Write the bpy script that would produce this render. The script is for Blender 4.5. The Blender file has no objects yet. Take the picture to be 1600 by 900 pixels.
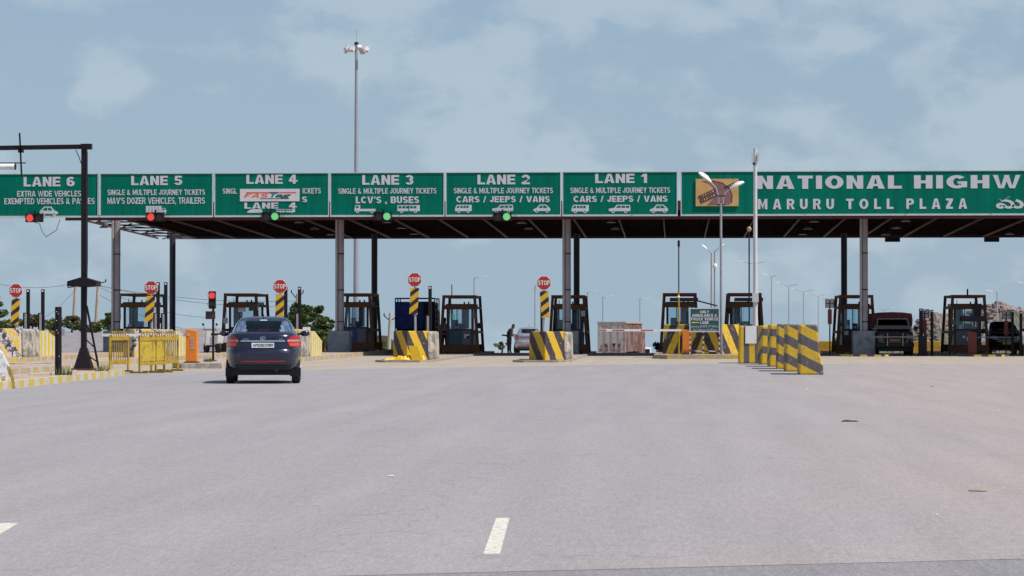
import bpy, bmesh, math, random
from mathutils import Vector, Matrix, Euler
random.seed(7)
R = math.radians
sc = bpy.context.scene
col = sc.collection

# ------------------------------------------------------------------ camera
H = 1.37                      # eye height above the approach road
F = 4200.0                    # focal length in photo pixels (1600 wide)
YAW = math.atan(252 / F)      # the plaza front is square to +Y, the lens points a little left of it
PIT = math.atan(58 / F)
cam_d = bpy.data.cameras.new('camera')
cam = bpy.data.objects.new('camera', cam_d)
col.objects.link(cam)
cam.location = (0, 0, H)
cam.rotation_euler = (math.pi / 2 + PIT, 0, YAW)
cam_d.sensor_width = 36
cam_d.lens = 36 * F / 1600
cam_d.clip_end = 6000
sc.camera = cam

# ------------------------------------------------------------------ light
SUN = Vector((0.50, -0.20, 0.86)).normalized()
w = bpy.data.worlds.new('World')
sc.world = w
w.use_nodes = True
nt = w.node_tree
nt.nodes.clear()
def WN(t): return nt.nodes.new(t)
tc = WN('ShaderNodeTexCoord')
sep = WN('ShaderNodeSeparateXYZ'); nt.links.new(tc.outputs['Generated'], sep.inputs[0])
mx = WN('ShaderNodeMath'); mx.operation = 'MAXIMUM'; mx.inputs[1].default_value = 0.035
nt.links.new(sep.outputs[2], mx.inputs[0])
cmb = WN('ShaderNodeCombineXYZ')
nt.links.new(sep.outputs[0], cmb.inputs[0]); nt.links.new(sep.outputs[1], cmb.inputs[1]); nt.links.new(mx.outputs[0], cmb.inputs[2])
sky = WN('ShaderNodeTexSky'); sky.sky_type = 'NISHITA'; sky.sun_disc = False
sky.sun_elevation = math.asin(SUN.z); sky.sun_rotation = math.atan2(SUN.x, SUN.y)
sky.altitude = 300; sky.air_density = 1.0; sky.dust_density = 1.2; sky.ozone_density = 2.0
nt.links.new(cmb.outputs[0], sky.inputs[0])
# thin humid veil with soft cumulus, the same all round the sky
mp = WN('ShaderNodeMapping'); mp.inputs['Scale'].default_value = (1, 1, 1.7); mp.inputs['Location'].default_value = (0.37, 0.2, 0.11)
nt.links.new(tc.outputs['Generated'], mp.inputs[0])
n1 = WN('ShaderNodeTexNoise'); n1.inputs['Scale'].default_value = 14; n1.inputs['Detail'].default_value = 2
n2 = WN('ShaderNodeTexNoise'); n2.inputs['Scale'].default_value = 34; n2.inputs['Detail'].default_value = 7; n2.inputs['Roughness'].default_value = 0.55; n2.inputs['Distortion'].default_value = 0.25
nt.links.new(mp.outputs[0], n1.inputs['Vector']); nt.links.new(mp.outputs[0], n2.inputs['Vector'])
ab = WN('ShaderNodeMath'); ab.operation = 'MULTIPLY_ADD'; ab.inputs[1].default_value = 0.85; nt.links.new(n1.outputs['Fac'], ab.inputs[0])
bb_ = WN('ShaderNodeMath'); bb_.operation = 'MULTIPLY'; bb_.inputs[1].default_value = 0.6; nt.links.new(n2.outputs['Fac'], bb_.inputs[0]); nt.links.new(bb_.outputs[0], ab.inputs[2])
rp = WN('ShaderNodeMapRange'); rp.interpolation_type = 'SMOOTHSTEP'; rp.inputs[1].default_value = 0.69; rp.inputs[2].default_value = 0.86
nt.links.new(ab.outputs[0], rp.inputs[0])
veil = WN('ShaderNodeMix'); veil.data_type = 'RGBA'; 
hz_ = WN('ShaderNodeMapRange'); hz_.inputs[1].default_value = 0.0; hz_.inputs[2].default_value = 0.40; hz_.inputs[3].default_value = 0.82; hz_.inputs[4].default_value = 0.12
nt.links.new(mx.outputs[0], hz_.inputs[0]); nt.links.new(hz_.outputs[0], veil.inputs[0])      # humid haze thins with height
nt.links.new(sky.outputs[0], veil.inputs[6]); veil.inputs[7].default_value = (3.9, 5.4, 7.0, 1)
cl = WN('ShaderNodeMath'); cl.operation = 'MULTIPLY'; cl.inputs[1].default_value = 0.42
nt.links.new(rp.outputs[0], cl.inputs[0])
mixc = WN('ShaderNodeMix'); mixc.data_type = 'RGBA'; mixc.inputs[7].default_value = (6.3, 7.35, 8.0, 1)
nt.links.new(veil.outputs[2], mixc.inputs[6]); nt.links.new(cl.outputs[0], mixc.inputs[0])
bg = WN('ShaderNodeBackground'); bg.inputs[1].default_value = 0.089
nt.links.new(mixc.outputs[2], bg.inputs[0])
wo = WN('ShaderNodeOutputWorld'); nt.links.new(bg.outputs[0], wo.inputs[0])

sd = bpy.data.lights.new('sun', 'SUN'); sd.energy = 5.0; sd.angle = R(0.6); sd.color = (1.0, 0.955, 0.89)
so = bpy.data.objects.new('sun', sd); col.objects.link(so)
so.rotation_euler = SUN.to_track_quat('Z', 'Y').to_euler(); so.location = (30, -10, 60)
sc.view_settings.view_transform = 'Standard'; sc.view_settings.look = 'None'
sc.view_settings.exposure = 0.0; sc.view_settings.gamma = 1.0
sc.render.engine = 'CYCLES'
sc.cycles.max_bounces = 6; sc.cycles.transparent_max_bounces = 12

# ------------------------------------------------------------------ picture to place
_r = Vector((math.cos(YAW), math.sin(YAW), 0)); _fh = Vector((-math.sin(YAW), math.cos(YAW), 0))
_f = _fh * math.cos(PIT) + Vector((0, 0, math.sin(PIT))); _u = -_fh * math.sin(PIT) + Vector((0, 0, math.cos(PIT)))
def ray(px, py): return _r * ((px - 800) / F) + _u * ((450 - py) / F) + _f
def at(px, py, Y):
    d = ray(px, py); return Vector((0, 0, H)) + d * (Y / d.y)
def G(px, py, z=0.0):
    d = ray(px, py); return Vector((0, 0, H)) + d * ((z - H) / d.z)
def crest(y):                 # the road passes over a brow just behind the booths
    if y <= 124: return 0.0
    if y <= 164: return -0.022 * (y - 124) ** 2 / 80
    return -0.44 - 0.022 * (y - 164)

# ------------------------------------------------------------------ materials
MATS = {}
def mat(name, c, rough=0.6, var=0.12, scale=6.0, metal=0.0, bump=0.0, dirt=None, dirt_amt=0.0, dirt_scale=3.0, spec=None):
    if name in MATS: return MATS[name]
    m = bpy.data.materials.new(name); m.use_nodes = True
    t = m.node_tree; b = t.nodes['Principled BSDF']; L = t.links.new
    b.inputs['Roughness'].default_value = rough; b.inputs['Metallic'].default_value = metal
    if spec is not None: b.inputs['Specular IOR Level'].default_value = spec
    co = t.nodes.new('ShaderNodeTexCoord')
    n = t.nodes.new('ShaderNodeTexNoise'); n.inputs['Scale'].default_value = scale; n.inputs['Detail'].default_value = 4
    L(co.outputs['Object'], n.inputs['Vector'])
    r = t.nodes.new('ShaderNodeMapRange'); r.inputs[1].default_value = 0.25; r.inputs[2].default_value = 0.75
    r.inputs[3].default_value = 1 - var; r.inputs[4].default_value = 1 + var
    L(n.outputs['Fac'], r.inputs[0])
    mm = t.nodes.new('ShaderNodeMix'); mm.data_type = 'RGBA'; mm.blend_type = 'MULTIPLY'; mm.inputs[0].default_value = 1
    mm.inputs[6].default_value = (*c, 1); L(r.outputs[0], mm.inputs[7])
    out = mm.outputs[2]
    if dirt:
        n2 = t.nodes.new('ShaderNodeTexNoise'); n2.inputs['Scale'].default_value = dirt_scale; n2.inputs['Detail'].default_value = 7; n2.inputs['Roughness'].default_value = 0.68
        L(co.outputs['Object'], n2.inputs['Vector'])
        r2 = t.nodes.new('ShaderNodeMapRange'); r2.inputs[1].default_value = 0.62 - dirt_amt * 0.35; r2.inputs[2].default_value = 0.72 - dirt_amt * 0.3
        L(n2.outputs['Fac'], r2.inputs[0])
        m2 = t.nodes.new('ShaderNodeMix'); m2.data_type = 'RGBA'; L(r2.outputs[0], m2.inputs[0]); L(out, m2.inputs[6]); m2.inputs[7].default_value = (*dirt, 1)
        out = m2.outputs[2]
    L(out, b.inputs['Base Color'])
    if bump:
        bp = t.nodes.new('ShaderNodeBump'); bp.inputs['Strength'].default_value = bump; bp.inputs['Distance'].default_value = 0.02
        L(n.outputs['Fac'], bp.inputs['Height']); L(bp.outputs[0], b.inputs['Normal'])
    MATS[name] = m
    return m
def stripes(name, ca, cb, kx, ky, kz, period, absx=False, rough=0.75, wear=0.0, wearc=(0.35, 0.32, 0.3), duty=0.5, wscale=4.0, off=0.0):
    """painted bands: ca / cb alternate along kx*x+ky*y+kz*z, worn to bare concrete in patches"""
    if name in MATS: return MATS[name]
    m = bpy.data.materials.new(name); m.use_nodes = True
    t = m.node_tree; b = t.nodes['Principled BSDF']; L = t.links.new; b.inputs['Roughness'].default_value = rough
    co = t.nodes.new('ShaderNodeTexCoord'); s = t.nodes.new('ShaderNodeSeparateXYZ'); L(co.outputs['Object'], s.inputs[0])
    def M(op, a, bb=None):
        q = t.nodes.new('ShaderNodeMath'); q.operation = op
        for i, v in enumerate((a, bb)):
            if v is None: continue
            if isinstance(v, (int, float)): q.inputs[i].default_value = v
            else: L(v, q.inputs[i])
        return q.outputs[0]
    x = M('ABSOLUTE', s.outputs[0]) if absx else s.outputs[0]
    v = M('ADD', M('ADD', M('MULTIPLY', x, kx), M('MULTIPLY', s.outputs[1], ky)), M('MULTIPLY', s.outputs[2], kz))
    nz = t.nodes.new('ShaderNodeTexNoise'); nz.inputs['Scale'].default_value = 5; L(co.outputs['Object'], nz.inputs['Vector'])
    v = M('ADD', v, M('MULTIPLY', M('SUBTRACT', nz.outputs['Fac'], 0.5), period * 0.12))
    fr = M('FRACT', M('ADD', M('DIVIDE', v, period), off + 100.0)); k = M('LESS_THAN', fr, duty)
    mm = t.nodes.new('ShaderNodeMix'); mm.data_type = 'RGBA'; L(k, mm.inputs[0]); mm.inputs[6].default_value = (*cb, 1); mm.inputs[7].default_value = (*ca, 1)
    out = mm.outputs[2]
    n2 = t.nodes.new('ShaderNodeTexNoise'); n2.inputs['Scale'].default_value = wscale; n2.inputs['Detail'].default_value = 8; n2.inputs['Roughness'].default_value = 0.7
    L(co.outputs['Object'], n2.inputs['Vector'])
    r2 = t.nodes.new('ShaderNodeMapRange'); r2.inputs[1].default_value = 0.66 - wear * 0.3; r2.inputs[2].default_value = 0.72 - wear * 0.3
    L(n2.outputs['Fac'], r2.inputs[0])
    m2 = t.nodes.new('ShaderNodeMix'); m2.data_type = 'RGBA'; L(r2.outputs[0], m2.inputs[0]); L(out, m2.inputs[6]); m2.inputs[7].default_value = (*wearc, 1)
    n3 = t.nodes.new('ShaderNodeTexNoise'); n3.inputs['Scale'].default_value = 9; n3.inputs['Detail'].default_value = 5; L(co.outputs['Object'], n3.inputs['Vector'])
    r3 = t.nodes.new('ShaderNodeMapRange'); r3.inputs[3].default_value = 0.72; r3.inputs[4].default_value = 1.2; L(n3.outputs['Fac'], r3.inputs[0])
    m3 = t.nodes.new('ShaderNodeMix'); m3.data_type = 'RGBA'; m3.blend_type = 'MULTIPLY'; m3.inputs[0].default_value = 1
    L(m2.outputs[2], m3.inputs[6]); L(r3.outputs[0], m3.inputs[7]); L(m3.outputs[2], b.inputs['Base Color'])
    MATS[name] = m
    return m
def glow(name, c, s):
    if name in MATS: return MATS[name]
    m = bpy.data.materials.new(name); m.use_nodes = True; b = m.node_tree.nodes['Principled BSDF']
    b.inputs['Base Color'].default_value = (*c, 1); b.inputs['Emission Color'].default_value = (*c, 1); b.inputs['Emission Strength'].default_value = s
    b.inputs['Roughness'].default_value = 0.3; MATS[name] = m; return m
def glass(name, tint, through=0.5):
    if name in MATS: return MATS[name]
    m = bpy.data.materials.new(name); m.use_nodes = True; t = m.node_tree; t.nodes.clear()
    o = t.nodes.new('ShaderNodeOutputMaterial'); tr = t.nodes.new('ShaderNodeBsdfTransparent'); tr.inputs[0].default_value = (*[through * c for c in tint], 1)
    gl = t.nodes.new('ShaderNodeBsdfGlossy'); gl.inputs['Roughness'].default_value = 0.04; gl.inputs[0].default_value = (0.9, 0.95, 1, 1)
    fr = t.nodes.new('ShaderNodeFresnel'); fr.inputs[0].default_value = 1.5
    mx_ = t.nodes.new('ShaderNodeMixShader'); t.links.new(fr.outputs[0], mx_.inputs[0]); t.links.new(tr.outputs[0], mx_.inputs[1]); t.links.new(gl.outputs[0], mx_.inputs[2])
    t.links.new(mx_.outputs[0], o.inputs[0]); MATS[name] = m; return m
def leaf_mat(name, ca, cb):
    if name in MATS: return MATS[name]
    m = bpy.data.materials.new(name); m.use_nodes = True; t = m.node_tree; b = t.nodes['Principled BSDF']; L = t.links.new
    g = t.nodes.new('ShaderNodeNewGeometry'); mm = t.nodes.new('ShaderNodeMix'); mm.data_type = 'RGBA'
    L(g.outputs['Random Per Island'], mm.inputs[0]); mm.inputs[6].default_value = (*ca, 1); mm.inputs[7].default_value = (*cb, 1)
    L(mm.outputs[2], b.inputs['Base Color']); b.inputs['Roughness'].default_value = 0.55
    tl = t.nodes.new('ShaderNodeBsdfTranslucent'); L(mm.outputs[2], tl.inputs[0])
    ms = t.nodes.new('ShaderNodeMixShader'); ms.inputs[0].default_value = 0.3; L(b.outputs[0], ms.inputs[1]); L(tl.outputs[0], ms.inputs[2])
    L(ms.outputs[0], t.nodes['Material Output'].inputs[0]); MATS[name] = m; return m
def road_mat(name, ca, cb, grain=0.16, pink=None, crack=True):
    m = bpy.data.materials.new(name); m.use_nodes = True; t = m.node_tree; b = t.nodes['Principled BSDF']; L = t.links.new
    b.inputs['Roughness'].default_value = 0.85; b.inputs['Specular IOR Level'].default_value = 0.25
    co = t.nodes.new('ShaderNodeTexCoord')
    def noise(scale, detail=4, rough=0.55, sc3=None, dist=0.0):
        n = t.nodes.new('ShaderNodeTexNoise'); n.inputs['Scale'].default_value = scale; n.inputs['Detail'].default_value = detail; n.inputs['Roughness'].default_value = rough
        n.inputs['Distortion'].default_value = dist
        if sc3:
            q = t.nodes.new('ShaderNodeMapping'); q.inputs['Scale'].default_value = sc3; L(co.outputs['Object'], q.inputs[0]); L(q.outputs[0], n.inputs['Vector'])
        else: L(co.outputs['Object'], n.inputs['Vector'])
        return n.outputs['Fac']
    def rng(x, a, b_, c, d):
        q = t.nodes.new('ShaderNodeMapRange'); L(x, q.inputs[0])
        for i, v in enumerate((a, b_, c, d)): q.inputs[i + 1].default_value = v
        return q.outputs[0]
    def mul(colr, fac):
        q = t.nodes.new('ShaderNodeMix'); q.data_type = 'RGBA'; q.blend_type = 'MULTIPLY'; q.inputs[0].default_value = 1; L(colr, q.inputs[6]); L(fac, q.inputs[7]); return q.outputs[2]
    q = t.nodes.new('ShaderNodeMix'); q.data_type = 'RGBA'; L(rng(noise(0.22, 5), 0.3, 0.7, .2, .8), q.inputs[0]); q.inputs[6].default_value = (*ca, 1); q.inputs[7].default_value = (*cb, 1)
    o = q.outputs[2]
    if pink:                                  # silt washed in from the verge on the far carriageway side
        s = t.nodes.new('ShaderNodeSeparateXYZ'); L(co.outputs['Object'], s.inputs[0])
        ad = t.nodes.new('ShaderNodeMath'); ad.operation = 'MULTIPLY_ADD'; L(s.outputs[1], ad.inputs[0]); ad.inputs[1].default_value = -0.055; L(s.outputs[0], ad.inputs[2])
        n_ = rng(noise(0.12, 5, 0.6), 0.3, 0.7, -2.2, 2.2)
        a2 = t.nodes.new('ShaderNodeMath'); a2.operation = 'ADD'; L(ad.outputs[0], a2.inputs[0]); L(n_, a2.inputs[1])
        f = rng(a2.outputs[0], -2.0, 2.0, 0, 0.85)
        p = t.nodes.new('ShaderNodeMix'); p.data_type = 'RGBA'; L(f, p.inputs[0]); L(o, p.inputs[6]); p.inputs[7].default_value = (*pink, 1); o = p.outputs[2]
    o = mul(o, rng(noise(120, 2, 0.7), 0.3, 0.7, 1 - grain * 2.0, 1 + grain * 2.0))     # aggregate
    o = mul(o, rng(noise(1.0, 3, 0.8, (85, 9, 1)), 0.3, 0.7, 1 - grain * 1.1, 1 + grain * 1.1))   # colour grain stretched along the lane, in place of stone relief
    o = mul(o, rng(noise(1.0, 3, 0.8, (28, 2.6, 1)), 0.3, 0.7, 1 - grain * .8, 1 + grain * .8))
    o = mul(o, rng(noise(34, 3, 0.75), 0.3, 0.7, 1 - grain * 1.4, 1 + grain * 1.4))
    o = mul(o, rng(noise(6, 6, 0.75), 0.3, 0.7, 1 - grain * .55, 1 + grain * .55))
    o = mul(o, rng(noise(2.2, 3, 0.6), 0.70, 0.78, 1.0, 0.86))                          # drips and scuffs
    vor = t.nodes.new('ShaderNodeTexVoronoi'); vor.feature = 'DISTANCE_TO_EDGE'; vor.inputs['Scale'].default_value = 0.10
    wob = t.nodes.new('ShaderNodeTexNoise'); wob.inputs['Scale'].default_value = 0.8; wob.inputs['Detail'].default_value = 5; L(co.outputs['Object'], wob.inputs['Vector'])
    wa = t.nodes.new('ShaderNodeVectorMath'); wa.operation = 'MULTIPLY_ADD'; L(wob.outputs['Color'], wa.inputs[0]); wa.inputs[1].default_value = (2.5, 2.5, 0); L(co.outputs['Object'], wa.inputs[2]); L(wa.outputs[0], vor.inputs['Vector'])
    o = mul(o, rng(vor.outputs['Distance'], 0.0008, 0.0022, 0.86, 1.0))                 # hairline cracks
    o = mul(o, rng(noise(1.0, 4, 0.6, (1.6, 0.10, 1)), 0.3, 0.7, 0.93, 1.07))      # wheel paths drawn out along the lane
    o = mul(o, rng(noise(1.0, 6, 0.65, (0.10, 0.55, 1), 0.6), 0.62, 0.72, 1.0, 0.93))  # old seal joints across it
    L(o, b.inputs['Base Color'])
    bp = t.nodes.new('ShaderNodeBump'); bp.inputs['Strength'].default_value = 0.35; bp.inputs['Distance'].default_value = 0.006
    L(noise(70, 2), bp.inputs['Height']); L(bp.outputs[0], b.inputs['Normal'])
    MATS[name] = m; return m

YEL = (0.62, 0.40, 0.02)
M_steel_brown = mat('brown_frame_paint', (0.135, 0.040, 0.007), 0.7, 0.25, 8, dirt=(0.06, 0.03, 0.02), dirt_amt=0.35)
M_dark = mat('dark_steel', (0.013, 0.008, 0.012), 0.55, 0.2, 9, spec=0.25)
M_black = mat('black_plastic', (0.009, 0.008, 0.010), 0.45, 0.1, spec=0.3)
M_galv = mat('galvanised_steel', (0.38, 0.38, 0.42), 0.42, 0.12, 5, metal=0.35)
M_white = mat('white_paint', (0.78, 0.78, 0.78), 0.45, 0.06, 5, dirt=(0.45, 0.42, 0.38), dirt_amt=0.12)
M_frame = mat('sign_border_paint', (0.52, 0.54, 0.57), 0.5, 0.10, dirt=(.36, .36, .36), dirt_amt=.2)
def sign_green():
    m = mat('sign_green', (0.0, 0.150, 0.105), 0.6, 0.08, 1.1, spec=0.08); t = m.node_tree; L = t.links.new; b = t.nodes['Principled BSDF']
    src = b.inputs['Base Color'].links[0].from_socket; co = t.nodes.new('ShaderNodeTexCoord'); out = src
    for sc3, sc_, lo, hi in (((3.5, 1, 0.22), 1.0, .86, 1.13), ((14, 1, 0.5), 1.0, .93, 1.06), ((.35, 1, .35), 1.0, .90, 1.10)):   # rain streaks, sheets faded unevenly
        mp_ = t.nodes.new('ShaderNodeMapping'); mp_.inputs['Scale'].default_value = sc3; L(co.outputs['Object'], mp_.inputs[0])
        n = t.nodes.new('ShaderNodeTexNoise'); n.inputs['Scale'].default_value = sc_; n.inputs['Detail'].default_value = 5; L(mp_.outputs[0], n.inputs['Vector'])
        r_ = t.nodes.new('ShaderNodeMapRange'); r_.inputs[1].default_value = .3; r_.inputs[2].default_value = .7; r_.inputs[3].default_value = lo; r_.inputs[4].default_value = hi; L(n.outputs['Fac'], r_.inputs[0])
        q = t.nodes.new('ShaderNodeMix'); q.data_type = 'RGBA'; q.blend_type = 'MULTIPLY'; q.inputs[0].default_value = 1; L(out, q.inputs[6]); L(r_.outputs[0], q.inputs[7]); out = q.outputs[2]
    L(out, b.inputs['Base Color']); return m
M_green = sign_green()
M_letter = mat('letter_film', (0.56, 0.56, 0.61), 0.5, 0.06, 3)
M_bgreen = mat('board_green', (0.008, 0.075, 0.085), 0.5, 0.1, 4)
M_red = mat('stop_red', (0.42, 0.022, 0.025), 0.45, 0.12, 4)
M_yel = mat('yellow_paint', (0.42, 0.27, 0.012), 0.6, 0.18, 6, dirt=(0.22, 0.12, 0.03), dirt_amt=0.35)
M_orange = mat('gate_orange', (0.74, 0.21, 0.018), 0.4, 0.08, 4)
M_conc = mat('concrete', (0.34, 0.33, 0.32), 0.85, 0.18, 5, bump=0.4, dirt=(0.2, 0.18, 0.17), dirt_amt=0.3)
M_pedestal = mat('grey_render', (0.25, 0.27, 0.30), 0.85, 0.15, 4, dirt=(0.16, 0.16, 0.17), dirt_amt=0.3)
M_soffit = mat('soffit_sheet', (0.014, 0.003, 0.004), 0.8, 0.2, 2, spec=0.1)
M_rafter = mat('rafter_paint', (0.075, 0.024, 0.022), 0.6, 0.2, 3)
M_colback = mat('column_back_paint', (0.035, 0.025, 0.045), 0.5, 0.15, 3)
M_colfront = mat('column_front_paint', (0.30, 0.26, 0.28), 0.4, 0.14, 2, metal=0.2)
M_teal = mat('teal_panel', (0.02, 0.085, 0.12), 0.5, 0.12)
M_mauve = mat('mauve_panel', (0.16, 0.14, 0.19), 0.6, 0.12)
M_blue = mat('blue_plastic', (0.03, 0.07, 0.20), 0.5, 0.15)
M_tyre = mat('tyre_rubber', (0.014, 0.013, 0.014), 0.85, 0.2, 12)
M_rim = mat('alloy_rim', (0.5, 0.5, 0.52), 0.3, 0.05, metal=0.8)
M_chrome = mat('chrome', (0.75, 0.76, 0.78), 0.16, 0.03, metal=0.95)
M_glass = glass('tinted_glass', (0.62, 0.74, 0.78), 0.55)
M_pane = glass('booth_glass', (0.86, 0.93, 0.96), 0.97)

# ------------------------------------------------------------------ mesh helpers
class MB:
    def __init__(s): s.v = []; s.f = []
    def add(s, vs, fs):
        o = len(s.v); s.v += [tuple(v) for v in vs]; s.f += [tuple(i + o for i in f) for f in fs]; return s
    def box(s, c, d, rz=0.0, top=None, m=None):
        hx, hy, hz = d[0] / 2, d[1] / 2, d[2] / 2; tx, ty = top if top else (1, 1)
        vs = [Vector((x * hx * (tx if z > 0 else 1), y * hy * (ty if z > 0 else 1), z * hz)) for z in (-1, 1) for x, y in ((-1, -1), (1, -1), (1, 1), (-1, 1))]
        rm = m if m else Matrix.Rotation(rz, 3, 'Z')
        return s.add([rm @ v + Vector(c) for v in vs], [(3, 2, 1, 0), (4, 5, 6, 7), (0, 1, 5, 4), (1, 2, 6, 5), (2, 3, 7, 6), (3, 0, 4, 7)])
    def bar(s, p, q, a, b=None):
        p, q = Vector(p), Vector(q); b = b or a; d = q - p
        m = d.to_track_quat('Z', 'Y').to_matrix() if abs(d.normalized().z) < 0.999 else Matrix.Identity(3)
        if abs(d.normalized().z) < 0.999:
            zx = d.normalized(); xx = Vector((0, 0, 1)).cross(zx).normalized(); yx = zx.cross(xx); m = Matrix((xx, yx, zx)).transposed()
        return s.box((p + q) / 2, (a, b, d.length), m=m)
    def tube(s, p, q, r0, r1=None, n=10, cap=True):
        p, q = Vector(p), Vector(q); r1 = r0 if r1 is None else r1; d = (q - p).normalized()
        a = Vector((1, 0, 0)) if abs(d.x) < 0.9 else Vector((0, 1, 0)); x = d.cross(a).normalized(); y = d.cross(x)
        vs = [c + (x * math.cos(2 * math.pi * i / n) + y * math.sin(2 * math.pi * i / n)) * r for c, r in ((p, r0), (q, r1)) for i in range(n)]
        fs = [(i, (i + 1) % n, n + (i + 1) % n, n + i) for i in range(n)]
        if cap: fs += [tuple(range(n))[::-1], tuple(range(n, 2 * n))]
        return s.add(vs, fs)
    def path(s, pts, r, n=6):
        for a, b in zip(pts, pts[1:]): s.tube(a, b, r, r, n)
        return s
    def prism(s, poly, y0, y1):                      # polygon in x,z pushed along y
        n = len(poly)
        vs = [(x, y0, z) for x, z in poly] + [(x, y1, z) for x, z in poly]
        return s.add(vs, [tuple(range(n)), tuple(range(2 * n - 1, n - 1, -1))] + [(i, i + n, (i + 1) % n + n, (i + 1) % n) for i in range(n)])
    def slab(s, poly, z0, z1, sc_top=1.0):           # polygon in x,y pushed along z
        n = len(poly); cx = sum(p[0] for p in poly) / n; cy = sum(p[1] for p in poly) / n
        vs = [(x, y, z0) for x, y in poly] + [(cx + (x - cx) * sc_top, cy + (y - cy) * sc_top, z1) for x, y in poly]
        return s.add(vs, [tuple(range(n - 1, -1, -1)), tuple(range(n, 2 * n))] + [(i, (i + 1) % n, (i + 1) % n + n, i + n) for i in range(n)])
    def loft(s, rings, cap=True):
        n = len(rings[0]); vs = [v for r in rings for v in r]
        fs = [(k * n + i, k * n + (i + 1) % n, (k + 1) * n + (i + 1) % n, (k + 1) * n + i) for k in range(len(rings) - 1) for i in range(n)]
        if cap: fs += [tuple(range(n))[::-1], tuple(range((len(rings) - 1) * n, len(rings) * n))]
        return s.add(vs, fs)
    def grid(s, rows):
        n = len(rows[0]); return s.add([v for r in rows for v in r], [(k * n + i, k * n + i + 1, (k + 1) * n + i + 1, (k + 1) * n + i) for k in range(len(rows) - 1) for i in range(n - 1)])
    def ball(s, c, r, n=10, k=6, sz=(1, 1, 1)):
        rings = []
        for j in range(1, k):
            a = math.pi * j / k
            rings.append([(c[0] + r * sz[0] * math.sin(a) * math.cos(2 * math.pi * i / n), c[1] + r * sz[1] * math.sin(a) * math.sin(2 * math.pi * i / n), c[2] - r * sz[2] * math.cos(a)) for i in range(n)])
        return s.loft(rings)
    def build(s, name, m, parent=None, loc=None, smooth=False, bevel=0.0):
        me = bpy.data.meshes.new(name); me.from_pydata(s.v, [], s.f); me.update()
        bm = bmesh.new(); bm.from_mesh(me)
        bmesh.ops.recalc_face_normals(bm, faces=bm.faces)
        if bevel: bmesh.ops.bevel(bm, geom=[e for e in bm.edges if e.calc_face_angle(0) > 0.4], offset=bevel, segments=2, affect='EDGES', profile=0.6)
        bm.to_mesh(me); bm.free()
        if smooth:
            for p in me.polygons: p.use_smooth = True
            try: me.set_sharp_from_angle(angle=R(40))
            except Exception: pass
        me.materials.append(m)
        o = bpy.data.objects.new(name, me); col.objects.link(o)
        if parent: o.parent = parent
        if loc is not None: o.location = loc
        return o
def tag(o, label, cat, group=None):
    o['label'] = label; o['category'] = cat
    if group: o['group'] = group
    return o
def thing(name, label, cat, loc=(0, 0, 0), rz=0.0, group=None):
    o = bpy.data.objects.new(name, None); col.objects.link(o); o.location = loc; o.rotation_euler = (0, 0, rz); o.empty_display_size = 0.2
    return tag(o, label, cat, group)
def structure(o): o['kind'] = 'structure'; return o
def stuff(o): o['kind'] = 'stuff'; return o
def part(name, m, parent, fn, **k):
    b = MB(); fn(b); return b.build(name, m, parent, **k)
def copy_tree(o, parent=None):
    c = o.copy(); col.objects.link(c); c.parent = parent
    for ch in list(o.children): copy_tree(ch, c)
    return c
def text(body, x0, x1, z0, z1, y, m, parent, bold=0.0, shear=0.0, rot=0.0, name='lettering', rz=0.0):
    """lettering fitted to a box on a board that faces -Y"""
    cu = bpy.data.curves.new('t', 'FONT'); cu.body = body; cu.size = 1; cu.offset = bold; cu.shear = shear; cu.resolution_u = 3
    o = bpy.data.objects.new('t', cu); col.objects.link(o)
    dg = bpy.context.evaluated_depsgraph_get(); me0 = o.evaluated_get(dg).to_mesh()
    V = [v.co.copy() for v in me0.vertices]; P = [tuple(p.vertices) for p in me0.polygons]
    o.evaluated_get(dg).to_mesh_clear(); bpy.data.objects.remove(o); bpy.data.curves.remove(cu)
    if not V: return None
    ax, bx = min(v.x for v in V), max(v.x for v in V); ay, by = min(v.y for v in V), max(v.y for v in V)
    sx, sy = (x1 - x0) / (bx - ax), (z1 - z0) / max(by - ay, 1e-6); cx, cz = (x0 + x1) / 2, (z0 + z1) / 2
    vs = []
    for v in V:
        p, q = (v.x - ax) * sx + x0 - cx, (v.y - ay) * sy + z0 - cz
        vs.append((cx + p * math.cos(rot) - q * math.sin(rot), y, cz + p * math.sin(rot) + q * math.cos(rot)))
    me = bpy.data.meshes.new(name); me.from_pydata(vs, [], P); me.materials.append(m)
    o = bpy.data.objects.new(name, me); col.objects.link(o); o.parent = parent; o['kind'] = 'stuff'; return o


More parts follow.
